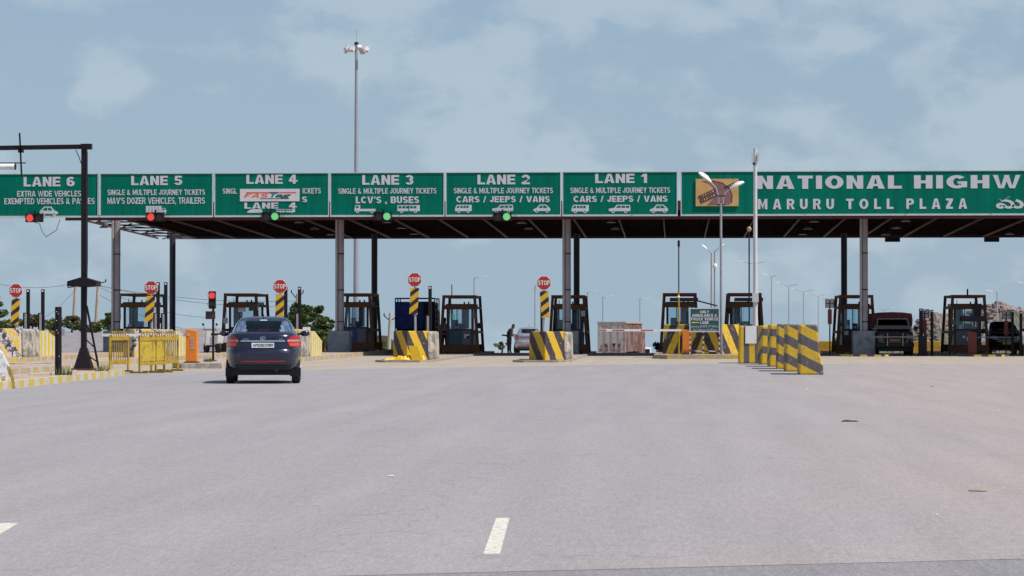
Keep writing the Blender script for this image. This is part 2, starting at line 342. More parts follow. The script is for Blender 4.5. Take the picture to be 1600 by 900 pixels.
# heavy grotesque capitals drawn as flat pieces (the boards use a black sans)
def _ring(cx, cy, rx, ry, t, th, a0, a1, n=12):
    f = lambda a, k: (cx + (rx - (t if k else 0)) * math.cos(a), cy + (ry - (th if k else 0)) * math.sin(a))
    A = [R(a0 + (a1 - a0) * i / n) for i in range(n + 1)]
    return [[f(a, 0), f(b_, 0), f(b_, 1), f(a, 1)] for a, b_ in zip(A, A[1:])]
def _rc(x0, y0, x1, y1): return [[(x0, y0), (x1, y0), (x1, y1), (x0, y1)]]
def glyph(c, t):
    th = t * .8; h = t / 2; w_ = .74; mir = lambda P, W: [[(W - x, y) for x, y in p] for p in P]
    rs = (1 + th) / 4
    if c == ' ': return .34, []
    if c == 'I': return t, _rc(0, 0, t, 1)
    if c == 'L': return .62, _rc(0, 0, t, 1) + _rc(t, 0, .62, th)
    if c == 'E': return .66, _rc(0, 0, t, 1) + _rc(t, 0, .66, th) + _rc(t, .5 - th / 2, .62, .5 + th / 2) + _rc(t, 1 - th, .66, 1)
    if c == 'F': return .62, _rc(0, 0, t, 1) + _rc(t, .46 - th / 2, .56, .46 + th / 2) + _rc(t, 1 - th, .62, 1)
    if c == 'T': return .68, _rc(.34 - h, 0, .34 + h, 1 - th) + _rc(0, 1 - th, .68, 1)
    if c == 'H': return w_, _rc(0, 0, t, 1) + _rc(w_ - t, 0, w_, 1) + _rc(t, .5 - th / 2, w_ - t, .5 + th / 2)
    if c in 'AV':
        W = .82; xi = lambda y: t * 1.05 + (W / 2 - t * 1.05) * y / .84; leg = [[(0, 0), (t * 1.05, 0), (W / 2, .84), (W / 2, 1), (W / 2 - t * .58, 1)]]; P = leg + mir(leg, W)
        if c == 'A': return W, P + [[(xi(.19), .19), (W - xi(.19), .19), (W - xi(.19 + th * .8), .19 + th * .8), (xi(.19 + th * .8), .19 + th * .8)]]
        return W, [[(x, 1 - y) for x, y in p] for p in P]
    if c == 'W':
        W, P = glyph('V', t * .86); k = .80; d = W * k - t * .80; return W * k + d, [[(x * k, y) for x, y in p] for p in P] + [[(x * k + d, y) for x, y in p] for p in P]
    if c == 'N': return w_, _rc(0, 0, t, 1) + _rc(w_ - t, 0, w_, 1) + [[(t, 1), (t, .56), (w_ - t, 0), (w_ - t, .44)]]
    if c == 'M': W = .92; d = [[(t, 1), (t, .6), (W / 2, 0), (W / 2, .42)]]; return W, _rc(0, 0, t, 1) + _rc(W - t, 0, W, 1) + d + mir(d, W)
    if c == 'Z': return .66, _rc(0, 0, .66, th) + _rc(0, 1 - th, .66, 1) + [[(0, th), (t * 1.4, th), (.66, 1 - th), (.66 - t * 1.4, 1 - th)]]
    if c == 'X': d = [[(0, 0), (t * 1.25, 0), (w_, 1), (w_ - t * 1.25, 1)]]; return w_, d + mir(d, w_)
    if c == 'Y': d = [[(0, 1), (t * 1.2, 1), (.38, .60), (.38, .40), (.38 - h, .40)]]; return .76, _rc(.38 - h, 0, .38 + h, .40) + d + mir(d, .76)
    if c == 'K': return .76, _rc(0, 0, t, 1) + [[(t, .32), (t, .60), (.76 - t * 1.3, 1), (.76, 1)], [(t + .10, .44), (t + .20, .66), (.78, 0), (.78 - t * 1.3, 0)]]
    if c == 'O': return .82, _ring(.41, .5, .41, .5, t, th, 0, 360, 24)
    if c == 'C': return .78, _ring(.41, .5, .41, .5, t, th, 42, 318, 20)
    if c == 'G': return .82, _ring(.41, .5, .41, .5, t, th, 42, 315, 20) + _rc(.44, .36, .82, .36 + th * .8) + _rc(.82 - t * .9, .08, .82, .36)
    if c == 'Q': return .82, glyph('O', t)[1] + [[(.45, .25), (.6, .3), (.84, 0), (.66, 0)]]
    if c == 'D': return .76, _rc(0, 0, t, 1) + _rc(t, 0, .36, th) + _rc(t, 1 - th, .36, 1) + _ring(.36, .5, .40, .5, t, th, -90, 90, 14)
    if c in 'PRB':
        P = _rc(0, 0, t, 1) + _rc(t, 1 - th, .44, 1) + _rc(t, .44 - th * .2, .44, .44 + th * .6) + _ring(.44, .72 - th * .1, .28, .28 + th * .1, t, th * .8, -90, 90, 12)
        if c == 'R': P = P + [[(.34, .42), (.52, .42), (.78, 0), (.78 - t * 1.15, 0)]]
        if c == 'B': P = P + _rc(t, 0, .46, th) + _ring(.46, .25, .30, .25, t, th, -90, 90, 12)
        return .74, P
    if c == 'U': return .74, _rc(0, .36, t, 1) + _rc(.74 - t, .36, .74, 1) + _ring(.37, .36, .37, .36, t, th, 180, 360, 14)
    if c == 'J': return .58, _rc(.58 - t, .32, .58, 1) + _ring(.29, .32, .29, .32, t, th, 170, 360, 12)
    if c == 'S': return .70, _ring(.35, 1 - rs, .35, rs, t, th, 25, 270, 14) + _ring(.35, rs, .35, rs, t, th, 90, -155, 14)
    if c == '1': return .46, _rc(.46 - t, 0, .46, 1) + [[(0, .62), (0, .80), (.46 - t, 1), (.46 - t, .72)]]
    if c == '2': return .68, _rc(0, 0, .68, th) + _ring(.34, .68, .34, .32, t, th, -25, 175, 12) + [[(0, th), (t * 1.3, th), (.66, .58), (.50, .48)]]
    if c == '3': return .68, _ring(.33, 1 - rs, .33, rs, t, th, -90, 160, 14) + _ring(.34, rs, .34, rs, t, th, 90, -160, 14)
    if c == '4': return .74, _rc(.58 - t, 0, .58, 1) + _rc(0, .22, .58 - t, .22 + th * .9) + _rc(.58, .22, .74, .22 + th * .9) + [[(0, .22 + th * .9), (t, .22 + th * .9), (.58 - t, .74), (.58 - t, 1)]]
    if c == '5': return .70, _rc(.08, 1 - th, .66, 1) + _rc(.06, .48, .06 + t * .85, 1 - th) + _ring(.35, .33, .35, .33, t, th, 130, -160, 14)
    if c == '6': return .70, _ring(.35, .32, .35, .32, t, th, 0, 360, 20) + _ring(.37, .60, .37, .40, t, th, 40, 190, 10)
    if c == '&': return .86, _ring(.34, .76, .24, .24, t * .8, th * .8, 0, 360, 16) + _ring(.34, .29, .34, .29, t, th, 60, 330, 14) + [[(.20, .66), (.40, .66), (.86, 0), (.86 - t * 1.2, 0)]]
    if c == "'": return t * .9, [[(0, 1), (t * .9, 1), (t * .7, .66), (t * .2, .66)]]
    if c == ',': return t, [[(0, th), (t, th), (t, 0), (t * .4, -.2), (t * .1, -.2), (t * .4, 0), (0, 0)]]
    if c == '/': return .44, [[(0, -.02), (t * .7, -.02), (.44, 1.02), (.44 - t * .7, 1.02)]]
    return .5, []
def heavy(body, x0, x1, z0, z1, y, m, parent, t=.25, gap=.11, name='lettering', lean=0.0):
    x = 0; V = []; Fc = []
    for c in body:
        w_, P = glyph(c, t)
        for k, p_ in enumerate(P):
            o = len(V); V += [(x + a, .0004 * (k % 5), b_) for a, b_ in p_]; Fc.append(tuple(range(o, o + len(p_))))
        x += w_ + gap
    wd = x - gap; sx, sz = (x1 - x0) / wd, z1 - z0
    me = bpy.data.meshes.new(name); me.from_pydata([(x0 + a * sx + lean * b_ * sz, y - d, z0 + b_ * sz) for a, d, b_ in V], [], Fc); me.materials.append(m)
    o = bpy.data.objects.new(name, me); col.objects.link(o); o.parent = parent; o['kind'] = 'stuff'; return o

# ------------------------------------------------------------------ ground, road, apron
M_ground = mat('dry_earth', (0.30, 0.24, 0.19), 0.95, 0.25, 0.4, bump=0.3, dirt=(0.13, 0.13, 0.06), dirt_amt=0.25, dirt_scale=0.15)
ys = [-60, 0, 60, 110, 124, 130, 136, 142, 148, 154, 160, 170, 200, 260, 400, 700, 1200, 2200, 4000]
b = MB(); b.grid([[(x, y, crest(y) - 0.03) for x in (-2500, -400, -60, 0, 60, 400, 2500)] for y in ys])
structure(b.build('ground', M_ground))
M_road = road_mat('weathered_asphalt', (0.268, 0.254, 0.266), (0.290, 0.277, 0.287), 0.13, pink=(0.325, 0.278, 0.272))
M_road_old = road_mat('older_asphalt', (0.215, 0.203, 0.218), (0.235, 0.223, 0.237), 0.15)
M_apron = road_mat('concrete_apron', (0.335, 0.285, 0.24), (0.375, 0.32, 0.27), 0.10)
# asphalt approach from the old surface joint at our feet to the concrete apron
jl, jr = G(400, 903), G(1600, 873); k = (jr.y - jl.y) / (jr.x - jl.x)
al, ar = G(530, 577), G(1000, 569); ka = (ar.y - al.y) / (ar.x - al.x)
NX = [-60, -40, -20, 0, 20, 40, 60]
jy = lambda x: jl.y + k * max(-3, min(5, x - jl.x))
ay = lambda x: al.y + ka * max(-9, min(10, x - al.x))
b = MB(); b.grid([[(x, -40, -0.0018) for x in NX], [(x, jy(x) + 6.0, -0.0018) for x in NX]]); structure(b.build('old_road', M_road_old))
NXf = sorted(set(NX + [x * 0.5 for x in range(-30, 30)]))
b = MB(); b.grid([[(x, jy(x), 0.0) for x in NXf], [(x, ay(x), 0.0) for x in NXf]]); structure(b.build('road', M_road))
b = MB(); b.grid([[(x, ay(x) - 0.6, -0.005) for x in NXf], [(x, 118, -0.005) for x in NXf]] + [[(x, y, crest(y) - 0.005) for x in NXf] for y in (124, 130, 136, 142, 148, 154, 160, 180, 240, 400, 800)])
structure(b.build('concrete_apron', M_apron))
M_line = mat('road_paint', (0.62, 0.59, 0.52), 0.75, 0.12, 20, dirt=(0.36, 0.34, 0.32), dirt_amt=0.35, dirt_scale=18)
for q in ([(755, 866), (781, 866), (796, 810), (775, 810)], [(-60, 848), (-22, 848), (28, 818), (2, 818)]):
    pts = [G(*p) for p in q]
    b = MB(); b.slab([(p.x, p.y) for p in pts], -0.004, 0.004); structure(b.build('lane_marking', M_line))

# ------------------------------------------------------------------ islands
LX = {k: at(px, 500, 127).x for k, px in (('a', 222), ('b', 385), ('c', 560), ('d', 722), ('e', 890), ('f', 1062), ('g', 1162), ('h', 1334), ('i', 1507))}
M_pav = mat('pink_pavers', (0.36, 0.24, 0.22), 0.9, 0.25, 3, dirt=(0.40, 0.36, 0.30), dirt_amt=0.45, dirt_scale=1.2)
M_islc = mat('island_concrete', (0.34, 0.28, 0.235), 0.9, 0.2, 2, dirt=(0.24, 0.2, 0.17), dirt_amt=0.25)
M_kerb = stripes('kerb_paint', (0.58, 0.41, 0.04), (0.52, 0.50, 0.45), 0.05, 1, 0, 1.15, wear=0.48, wearc=(0.42, 0.37, 0.33), wscale=3.5)
M_kerbk = stripes('kerb_paint_black', (0.60, 0.40, 0.03), (0.035, 0.03, 0.035), 1, .35, 0, .62, wear=0.2, wearc=(0.25, 0.22, 0.2))
M_kerbw = stripes('kerb_paint_worn', (0.52, 0.38, 0.06), (0.48, 0.44, 0.38), 0.05, 1, 0, 1.15, wear=0.62, wearc=(0.36, 0.30, 0.26), wscale=3.0)
def island(poly, h, kerb=M_kerb, top=M_pav, base=-0.02, drop=None):
    root = part('traffic_island', top, None, lambda b: b.slab(poly, base, h)); structure(root)
    n = len(poly); cx = sum(p[0] for p in poly) / n; cy = sum(p[1] for p in poly) / n
    kb = MB()
    for i in range(n):
        p, q = Vector((*poly[i], 0)), Vector((*poly[(i + 1) % n], 0)); d = (q - p).normalized(); nn = Vector((d.y, -d.x, 0))
        if nn.dot(Vector((cx, cy, 0)) - p) > 0: nn = -nn
        o = nn * 0.06; e = d * 0.06
        kb.box(((p + q) / 2 + o * 0.3) + Vector((0, 0, (h + 0.012 + base) / 2)), ((q - p).length + 0.1, 0.16, h + 0.012 - base), rz=math.atan2(d.y, d.x))
    kb.build('kerb', kerb, root)
    return root
def strip(x, wd, y0, y1, taper=True, h=.15, **k):
    hw = wd / 2
    nose = [(x - hw * 0.6, y0), (x + hw * 0.6, y0), (x + hw, y0 + 0.8)] if taper else [(x - hw, y0), (x + hw, y0)]
    return island(nose + [(x + hw, y1), (x - hw, y1)] + ([(x - hw, y0 + 0.8)] if taper else []), h, **k)
for kx, y0, y1 in (('a', 97.5, 134), ('b', 84, 134), ('c', 84.5, 134), ('d', 98.8, 134), ('e', 99.2, 134), ('h', 118.5, 136), ('i', 118.5, 136)):
    strip(LX[kx], 1.95, y0, y1, kerb=(M_kerbk if kx in 'hi' else M_kerbw if kx in 'abc' else M_islc), top=(M_pav if kx in 'abc' else M_islc), h=(.15 if kx in 'abc' else .06))
mxc = (LX['f'] + LX['g']) / 2
island([(mxc - 2.0, 109.5), (mxc + 1.8, 109.5), (mxc + 2.6, 113), (mxc + 2.6, 134), (mxc - 2.5, 134), (mxc - 2.5, 111)], 0.15, top=M_islc, kerb=M_kerbw)
# near island on the left, running toward the camera
e0, e1 = G(20, 607), G(189, 586.5)
island([(e0.x - 1.15, e0.y - 3), (e0.x, e0.y - 3), (e1.x, e1.y), (e1.x - 1.15, e1.y + 0.3)], 0.15)
f0, f1 = G(-60, 590), G(172, 575)
island([(f0.x - 2.2, f0.y), (f0.x, f0.y), (f1.x, f1.y), (f1.x - 2.2, f1.y)], 0.15, kerb=M_kerbw)

# ------------------------------------------------------------------ canopy
YF, YC, YB, YBK = 118.3, 122.0, 135.7, 139.5
XL = at(100, 340, YF).x; XR = 34.0
XCL = -25.0                                        # cladding starts here; the bay left of it is bare lattice
zf = lambda y: 6.22 - 0.30 * (y - 118.6) / 20.9    # soffit falls a little to the back
canopy = thing('toll_plaza_canopy', 'long dark steel canopy carrying the green boards across all lanes', 'canopy', (0, 126, 0))
P0 = Vector((0, 126, 0))
def cpart(name, m, fn, **k):
    b = MB(); fn(b); b.v = [(x, y - 126, z) for x, y, z in b.v]; return b.build(name, m, canopy, **k)
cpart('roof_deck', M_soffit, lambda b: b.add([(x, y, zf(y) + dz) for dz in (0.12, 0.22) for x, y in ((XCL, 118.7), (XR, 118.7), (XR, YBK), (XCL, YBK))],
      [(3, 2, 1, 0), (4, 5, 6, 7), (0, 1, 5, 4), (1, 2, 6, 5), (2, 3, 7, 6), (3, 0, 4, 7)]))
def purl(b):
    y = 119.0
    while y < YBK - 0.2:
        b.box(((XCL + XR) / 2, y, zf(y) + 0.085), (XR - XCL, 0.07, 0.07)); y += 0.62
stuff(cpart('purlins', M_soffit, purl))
for q in range(8):
    y = 119.4 + q * 2.75
    cpart('lattice_purlin', M_soffit, lambda b: b.box(((XL + XCL) / 2, y, zf(y) + 0.085), (XCL - XL - .01, 0.06, 0.06)))
for q in range(4):
    y = 119.4 + q * 5.5; x = XL + .2
    cpart('lattice_brace', M_soffit, lambda b: b.bar((x, y, zf(y) + .03), (XCL - .4, y + 4.6, zf(y + 4.6) + .03), .045))
    cpart('lattice_brace', M_soffit, lambda b: b.bar((x, y + 4.6, zf(y + 4.6) + .01), (XCL - .4, y, zf(y) + .01), .045))
x = XL + 0.15; i = 0
while x < XR:
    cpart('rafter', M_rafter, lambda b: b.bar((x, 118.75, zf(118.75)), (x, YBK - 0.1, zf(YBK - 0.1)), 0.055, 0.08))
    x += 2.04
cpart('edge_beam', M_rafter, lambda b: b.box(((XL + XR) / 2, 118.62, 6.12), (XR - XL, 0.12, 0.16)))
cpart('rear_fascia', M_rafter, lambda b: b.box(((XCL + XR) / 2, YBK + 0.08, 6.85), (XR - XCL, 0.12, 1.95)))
cpart('rear_fascia_panel', mat('rear_panel_grey', (0.16, 0.14, 0.17), 0.6, 0.2, 1.5), lambda b: b.box(((XL + .6 + XCL) / 2, YBK + 0.08, 6.85), (XCL - XL - .6 - 0.01, 0.1, 1.95)))
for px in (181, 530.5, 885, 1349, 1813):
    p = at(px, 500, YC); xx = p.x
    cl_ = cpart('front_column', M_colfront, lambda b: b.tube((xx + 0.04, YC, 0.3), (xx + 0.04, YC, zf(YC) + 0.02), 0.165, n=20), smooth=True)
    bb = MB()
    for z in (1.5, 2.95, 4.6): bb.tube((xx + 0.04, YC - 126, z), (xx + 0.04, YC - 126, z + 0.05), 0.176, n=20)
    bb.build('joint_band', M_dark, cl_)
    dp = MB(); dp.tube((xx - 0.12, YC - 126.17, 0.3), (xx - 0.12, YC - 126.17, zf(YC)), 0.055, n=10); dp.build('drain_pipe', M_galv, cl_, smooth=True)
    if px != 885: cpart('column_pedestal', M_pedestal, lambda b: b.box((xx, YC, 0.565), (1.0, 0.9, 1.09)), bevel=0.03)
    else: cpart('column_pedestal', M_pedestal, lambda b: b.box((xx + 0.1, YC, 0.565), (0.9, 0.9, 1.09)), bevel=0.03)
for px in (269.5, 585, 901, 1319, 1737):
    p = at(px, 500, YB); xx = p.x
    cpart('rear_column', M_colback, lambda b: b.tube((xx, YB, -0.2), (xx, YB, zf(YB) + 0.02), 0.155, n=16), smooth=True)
for k_, (px, py) in enumerate(((118, 344), (162, 356), (700, 352), (740, 363), (815, 349), (826, 358), (955, 348), (962, 358), (1272, 347), (1262, 358), (1254, 367), (1415, 346), (1400, 357), (1384, 367), (1578, 366), (467, 348), (492, 358), (517, 367), (605, 348), (627, 357), (647, 366))):
    yy = 121.0 if py < 350 else (128.5 if py < 362 else 136.0)
    if py == 356 or py == 344: yy = 120 if py == 344 else 124
    p = at(px, py, yy)
    hl = cpart('soffit_lamp', M_galv if k_ > 1 else M_dark, lambda b: b.tube((p.x, yy, p.z), (p.x, yy, p.z + 0.10), 0.24, 0.10, 12))
    sm = MB(); sm.tube((p.x, yy - 126, p.z + 0.1), (p.x, yy - 126, zf(yy) + 0.06), 0.015, n=6); sm.build('stem', M_dark, hl)

# ------------------------------------------------------------------ sign boards on the canopy edge
S = YF / F
def bx_(px): return at(px, 300, YF).x
def bz_(py): return at(800, py, YF).z
ZB, ZT = 6.16, 8.13
def board(name, label, xa, xb, cat='sign'):
    r = thing(name, label, cat, ((xa + xb) / 2, YF, ZB)); hw = (xb - xa) / 2; h = ZT - ZB
    MB().box((0, 0.02, h / 2), (2 * hw, 0.06, h)).build('panel', M_green, r)
    for nm, c, d in (('border', (0, -0.015, 0.04), (2 * hw, 0.05, 0.08)), ('border', (0, -0.015, h - 0.018), (2 * hw, 0.05, 0.036)), ('border', (-hw + 0.022, -0.015, h / 2 + 0.022), (0.042, 0.046, h - 0.12)), ('border', (hw - 0.022, -0.015, h / 2 + 0.022), (0.042, 0.046, h - 0.12))):
        MB().box(c, d).build(nm, M_frame, r)
    r['_cx'] = (xa + xb) / 2
    return r
def line(r, body, pa, pb, ya, yb, bold=0.03, y=-0.022, m=None, **k):
    cx = r.location.x
    if k or ord(body[0]) > 200: return text(body, bx_(pa) - cx, bx_(pb) - cx, bz_(yb) - ZB, bz_(ya) - ZB, y, m or M_letter, r, bold=bold, **k)
    tt = .27 if bold >= .05 else (.25 if bold >= .03 else .20)
    return heavy(body, bx_(pa) - cx, bx_(pb) - cx, bz_(yb) - ZB, bz_(ya) - ZB, y, m or M_letter, r, tt, .09 if bold < .05 else .14)
ICON = {
 'car': ([(0, .18), (.03, .42), (.2, .55), (.38, .97), (.75, .97), (.93, .6), (1, .45), (.98, .18)], [[(.30, .55), (.42, .86), (.54, .86), (.54, .55)], [(.58, .55), (.58, .86), (.72, .86), (.84, .55)]], (.2, .8)),
 'jeep': ([(0, .2), (.01, .5), (.25, .58), (.38, .97), (.97, .97), (1, .6), (.99, .2)], [[(.33, .6), (.42, .86), (.55, .86), (.55, .6)], [(.59, .6), (.59, .86), (.76, .86), (.76, .6)], [(.8, .6), (.8, .86), (.94, .86), (.95, .6)]], (.2, .78)),
 'van': ([(0, .18), (.0, .5), (.1, .97), (1, .97), (1, .18)], [[(.08, .58), (.15, .86), (.26, .86), (.26, .58)]] + [[(a, .58), (a, .86), (a + .14, .86), (a + .14, .58)] for a in (.32, .50, .68)], (.22, .78)),
 'bus': ([(0, .2), (0, .95), (1, .95), (1, .2)], [[(a, .55), (a, .84), (a + .13, .84), (a + .13, .55)] for a in (.05, .22, .38, .56, .72)] + [[(.49, .2), (.49, .9), (.53, .9), (.53, .2)]], (.18, .8)),
 'lcv': ([(0, .2), (0, .55), (.05, .97), (.27, .97), (.27, .5), (1, .5), (1, .2)], [[(.05, .62), (.09, .87), (.2, .87), (.2, .62)]], (.14, .82)),
 'lorry': ([(0, .2), (0, .97), (.76, .97), (.76, .72), (.92, .72), (1, .45), (1, .2)], [[(.80, .48), (.80, .66), (.9, .66), (.94, .48)]] + [[(a, .3), (a, .92), (a + .012, .92), (a + .012, .3)] for a in (.15, .3, .45, .6)], (.12, .48, .9)),
 'saloon': ([(0, .1), (.06, .5), (.3, .95), (.95, .95), (1, .55), (.97, .1)], [], (.2, .8)),
}
def icon(r, kind, pa, pb, ya, yb, flip=False):
    cx = r.location.x; x0, x1 = bx_(pa) - cx, bx_(pb) - cx; z0, z1 = bz_(yb) - ZB, bz_(ya) - ZB
    if flip: x0, x1 = x1, x0
    fx = lambda p: (x0 + (x1 - x0) * p[0], z0 + (z1 - z0) * p[1])
    sil, wins, wh = ICON[kind]
    o = MB(); o.prism([fx(p) for p in sil], -0.0205, -0.006); q = o.build('vehicle_symbol', M_letter, r)
    if wins:
        g_ = MB()
        for wn in wins: g_.prism([fx(p) for p in wn], -0.0235, -0.012)
        stuff(g_.build('symbol_windows', M_green, q))
    for nm, rad, m, ys_ in (('symbol_wheels', .5, M_letter, (-0.0265, -0.008)), ('symbol_hubs', .22, M_green, (-0.0295, -0.01))):
        g_ = MB()
        for u in wh:
            c = fx((u, .17)); rr = abs(z1 - z0) * rad * .42
            g_.prism([(c[0] + rr * math.cos(t * math.pi / 6), c[1] + rr * math.sin(t * math.pi / 6)) for t in range(12)], *ys_)
        stuff(g_.build(nm, m, q))
bd6 = board('lane_sign', 'green LANE 6 board for extra wide vehicles, leftmost on the canopy', bx_(-26), bx_(154.2))
line(bd6, 'LANE 6', 37, 117, 274, 289); line(bd6, 'EXTRA WIDE VEHICLES,', 27, 129, 296, 305, .02); line(bd6, 'EXEMPTED VEHICLES & PASSES', 7, 148, 307.5, 317, .02); icon(bd6, 'car', 62, 91, 320.5, 335, True)
bd5 = board('lane_sign', 'green LANE 5 board with lorry symbol and red signal', bx_(156), bx_(333))
line(bd5, 'LANE 5', 205, 285, 273, 287.5); line(bd5, 'SINGLE & MULTIPLE JOURNEY TICKETS', 168, 320.5, 294.5, 303, .02); line(bd5, "MAV'S DOZER VEHICLES, TRAILERS", 168, 320.5, 307, 317, .02); icon(bd5, 'lorry', 228, 260, 320, 333)
bd4 = board('lane_sign', 'green LANE 4 board with white sticker pasted over its lines', bx_(334.8), bx_(514.2))
line(bd4, 'LANE 4', 385, 465, 271.5, 286); line(bd4, 'SINGL', 348, 370.5, 293, 301.5, .02); line(bd4, 'ICKETS', 473, 501.5, 293, 301.5, .02); line(bd4, 'S', 472, 480, 306, 315, .03); line(bd4, 'LANE  4', 382, 464, 315.5, 325, .03)
icon(bd4, 'saloon', 386, 410, 325.5, 332); icon(bd4, 'bus', 432, 461, 325.5, 332)
cx4 = bd4.location.x
st = MB(); st.box(((bx_(375) + bx_(468)) / 2 - cx4, -0.02, (bz_(294) + bz_(313.5)) / 2 - ZB), (bx_(468) - bx_(375), 0.02, bz_(294) - bz_(313.5)))
stk = st.build('sticker', mat('sticker_white', (0.62, 0.60, 0.63), 0.5, 0.05), bd4)
M_fr = mat('sticker_orange', (0.72, 0.10, 0.035), 0.5, 0.05); M_ft = mat('sticker_teal', (0.01, 0.08, 0.11), 0.5, 0.05)
lz = lambda py: bz_(py) - ZB
lx = lambda px: bx_(px) - cx4
heavy('FAS', lx(381), lx(417), lz(307.6), lz(301.3), -.034, M_fr, bd4, .20, .12, lean=.6)
heavy('T', lx(420), lx(429), lz(307.6), lz(301.3), -.034, M_ft, bd4, .20, lean=.6)
text('ag', lx(430), lx(456), lz(309.6), lz(302.6), -.034, M_ft, bd4, bold=.035, shear=.35)
for pa, pb, ya, yb, m in ((385, 421, 299, 300.8, M_fr), (421, 436, 299, 300.8, M_ft), (437, 463, 299, 300.8, M_fr), (406, 452, 308.8, 309.8, M_ft)):
    MB().box(((bx_(pa) + bx_(pb)) / 2 - cx4, -0.033, (bz_(ya) + bz_(yb)) / 2 - ZB), (bx_(pb) - bx_(pa), 0.004, bz_(ya) - bz_(yb))).build('logo_bar', m, bd4)
bd3 = board('lane_sign', 'green LANE 3 board for light trucks and buses', bx_(515.8), bx_(694.6))
line(bd3, 'LANE 3', 566, 646, 273, 288); line(bd3, 'SINGLE & MULTIPLE JOURNEY TICKETS', 528.5, 682, 293.5, 302, .02); line(bd3, "LCV'S , BUSES", 556, 655, 306.5, 317, .03); icon(bd3, 'lcv', 554, 587, 319.5, 332); icon(bd3, 'bus', 621, 656, 319.5, 332)
bd2 = board('lane_sign', 'green LANE 2 board for cars, between boards 3 and 1', bx_(696.2), bx_(876.8))
line(bd2, 'LANE 2', 746, 828, 273, 288); line(bd2, 'SINGLE & MULTIPLE JOURNEY TICKETS', 709, 864, 293.5, 302, .02); line(bd2, 'CARS / JEEPS / VANS', 713, 859, 306.5, 316, .03); icon(bd2, 'van', 711, 737, 319.5, 332); icon(bd2, 'jeep', 769, 802, 319.5, 332); icon(bd2, 'car', 833, 860, 319.5, 332)
bd1 = board('lane_sign', 'green LANE 1 board for cars, right end of the numbered boards', bx_(878.4), bx_(1058.8))
line(bd1, 'LANE 1', 930, 1011, 272, 286.5); line(bd1, 'SINGLE & MULTIPLE JOURNEY TICKETS', 891, 1047, 293.5, 302, .02); line(bd1, 'CARS / JEEPS / VANS', 896, 1043, 306.5, 316, .03); icon(bd1, 'van', 893, 920, 320, 333); icon(bd1, 'jeep', 951, 985, 320, 333); icon(bd1, 'car', 1015, 1044, 320, 333)
bdn = board('plaza_name_board', 'long green NATIONAL HIGHWAY toll plaza name board on the right', bx_(1063.5), bx_(2000))
line(bdn, 'NATIONAL', 1182, 1409, 276, 296.5, .05); line(bdn, 'HIGHWAY', 1428, 1668, 276, 296.5, .05)
line(bdn, 'M A R U R U', 1184, 1303, 312, 328, .03); line(bdn, 'T O L L', 1322, 1396, 312, 328, .03); line(bdn, 'P L A Z A', 1416, 1511, 312, 328, .03)
try: line(bdn, '\u0c2e\u0c30\u0c42\u0c30\u0c41', 1556, 1690, 309.5, 328, .03)
except Exception as e: print('telugu', e)
# faded poster panel pasted on the name board
pc = bdn.location.x
pl = thing('poster_panel', 'tan faded poster panel on the green board left of NATIONAL', 'poster', ((bx_(1087) + bx_(1154)) / 2, YF - 0.05, bz_(323)))
pw, ph = bx_(1154) - bx_(1087), bz_(280.5) - bz_(323)
M_tan = mat('poster_tan', (0.56, 0.33, 0.12), 0.6, 0.15, 2.5); M_mv = mat('poster_mauve', (0.24, 0.11, 0.12), 0.6, 0.2, 2); M_pp = mat('poster_purple', (0.05, 0.012, 0.05), 0.6, 0.1)
MB().box((0, 0, ph / 2), (pw, 0.04, ph)).build('sheet', M_tan, pl)
fx = lambda u, v: ((u - 0.5) * pw, (1 - v) * ph)
MB().prism([fx(*p) for p in ((.27, .96), (.42, .72), (.46, .5), (.40, .3), (.30, .16), (.14, .08), (.36, .06), (.62, .16), (.78, .36), (.85, .6), (.84, .86), (.78, .94))], -0.028, -0.019).build('swoosh', M_mv, pl)
MB().add([(*[fx(*p)[0]], -0.030, fx(*p)[1]) for p in ((.36, .05), (.62, .14), (.79, .34), (.86, .6), (.85, .88), (.83, .88), (.84, .6), (.77, .36), (.61, .17), (.36, .08))], [(0, 1, 8, 9), (1, 2, 7, 8), (2, 3, 6, 7), (3, 4, 5, 6)]).build('outline', M_pp, pl)
for (cx_, cz_, lx, lz) in ((.26, .55, .42, .11), (.29, .70, .40, .14), (.80, .24, .28, .07)):
    c = fx(cx_, cz_); MB().box((c[0], -0.034, c[1]), (lx * pw, 0.006, lz * ph), m=Matrix.Rotation(-R(24), 3, 'Y')).build('stamp_bar', M_pp, pl)
    for q in range(6 if cz_ > .3 else 3):
        u = (q - (2.5 if cz_ > .3 else 1)) * lx * pw * 0.15; a = R(24)
        MB().box((c[0] + u * math.cos(a), -0.039, c[1] + u * math.sin(a)), (lx * pw * (0.04 + 0.03 * (q % 3)), 0.004, lz * ph * (0.45 + .1 * (q % 2))), m=Matrix.Rotation(-R(24 + 12 * (q % 2)), 3, 'Y')).build('stamp_mark', M_tan, pl)

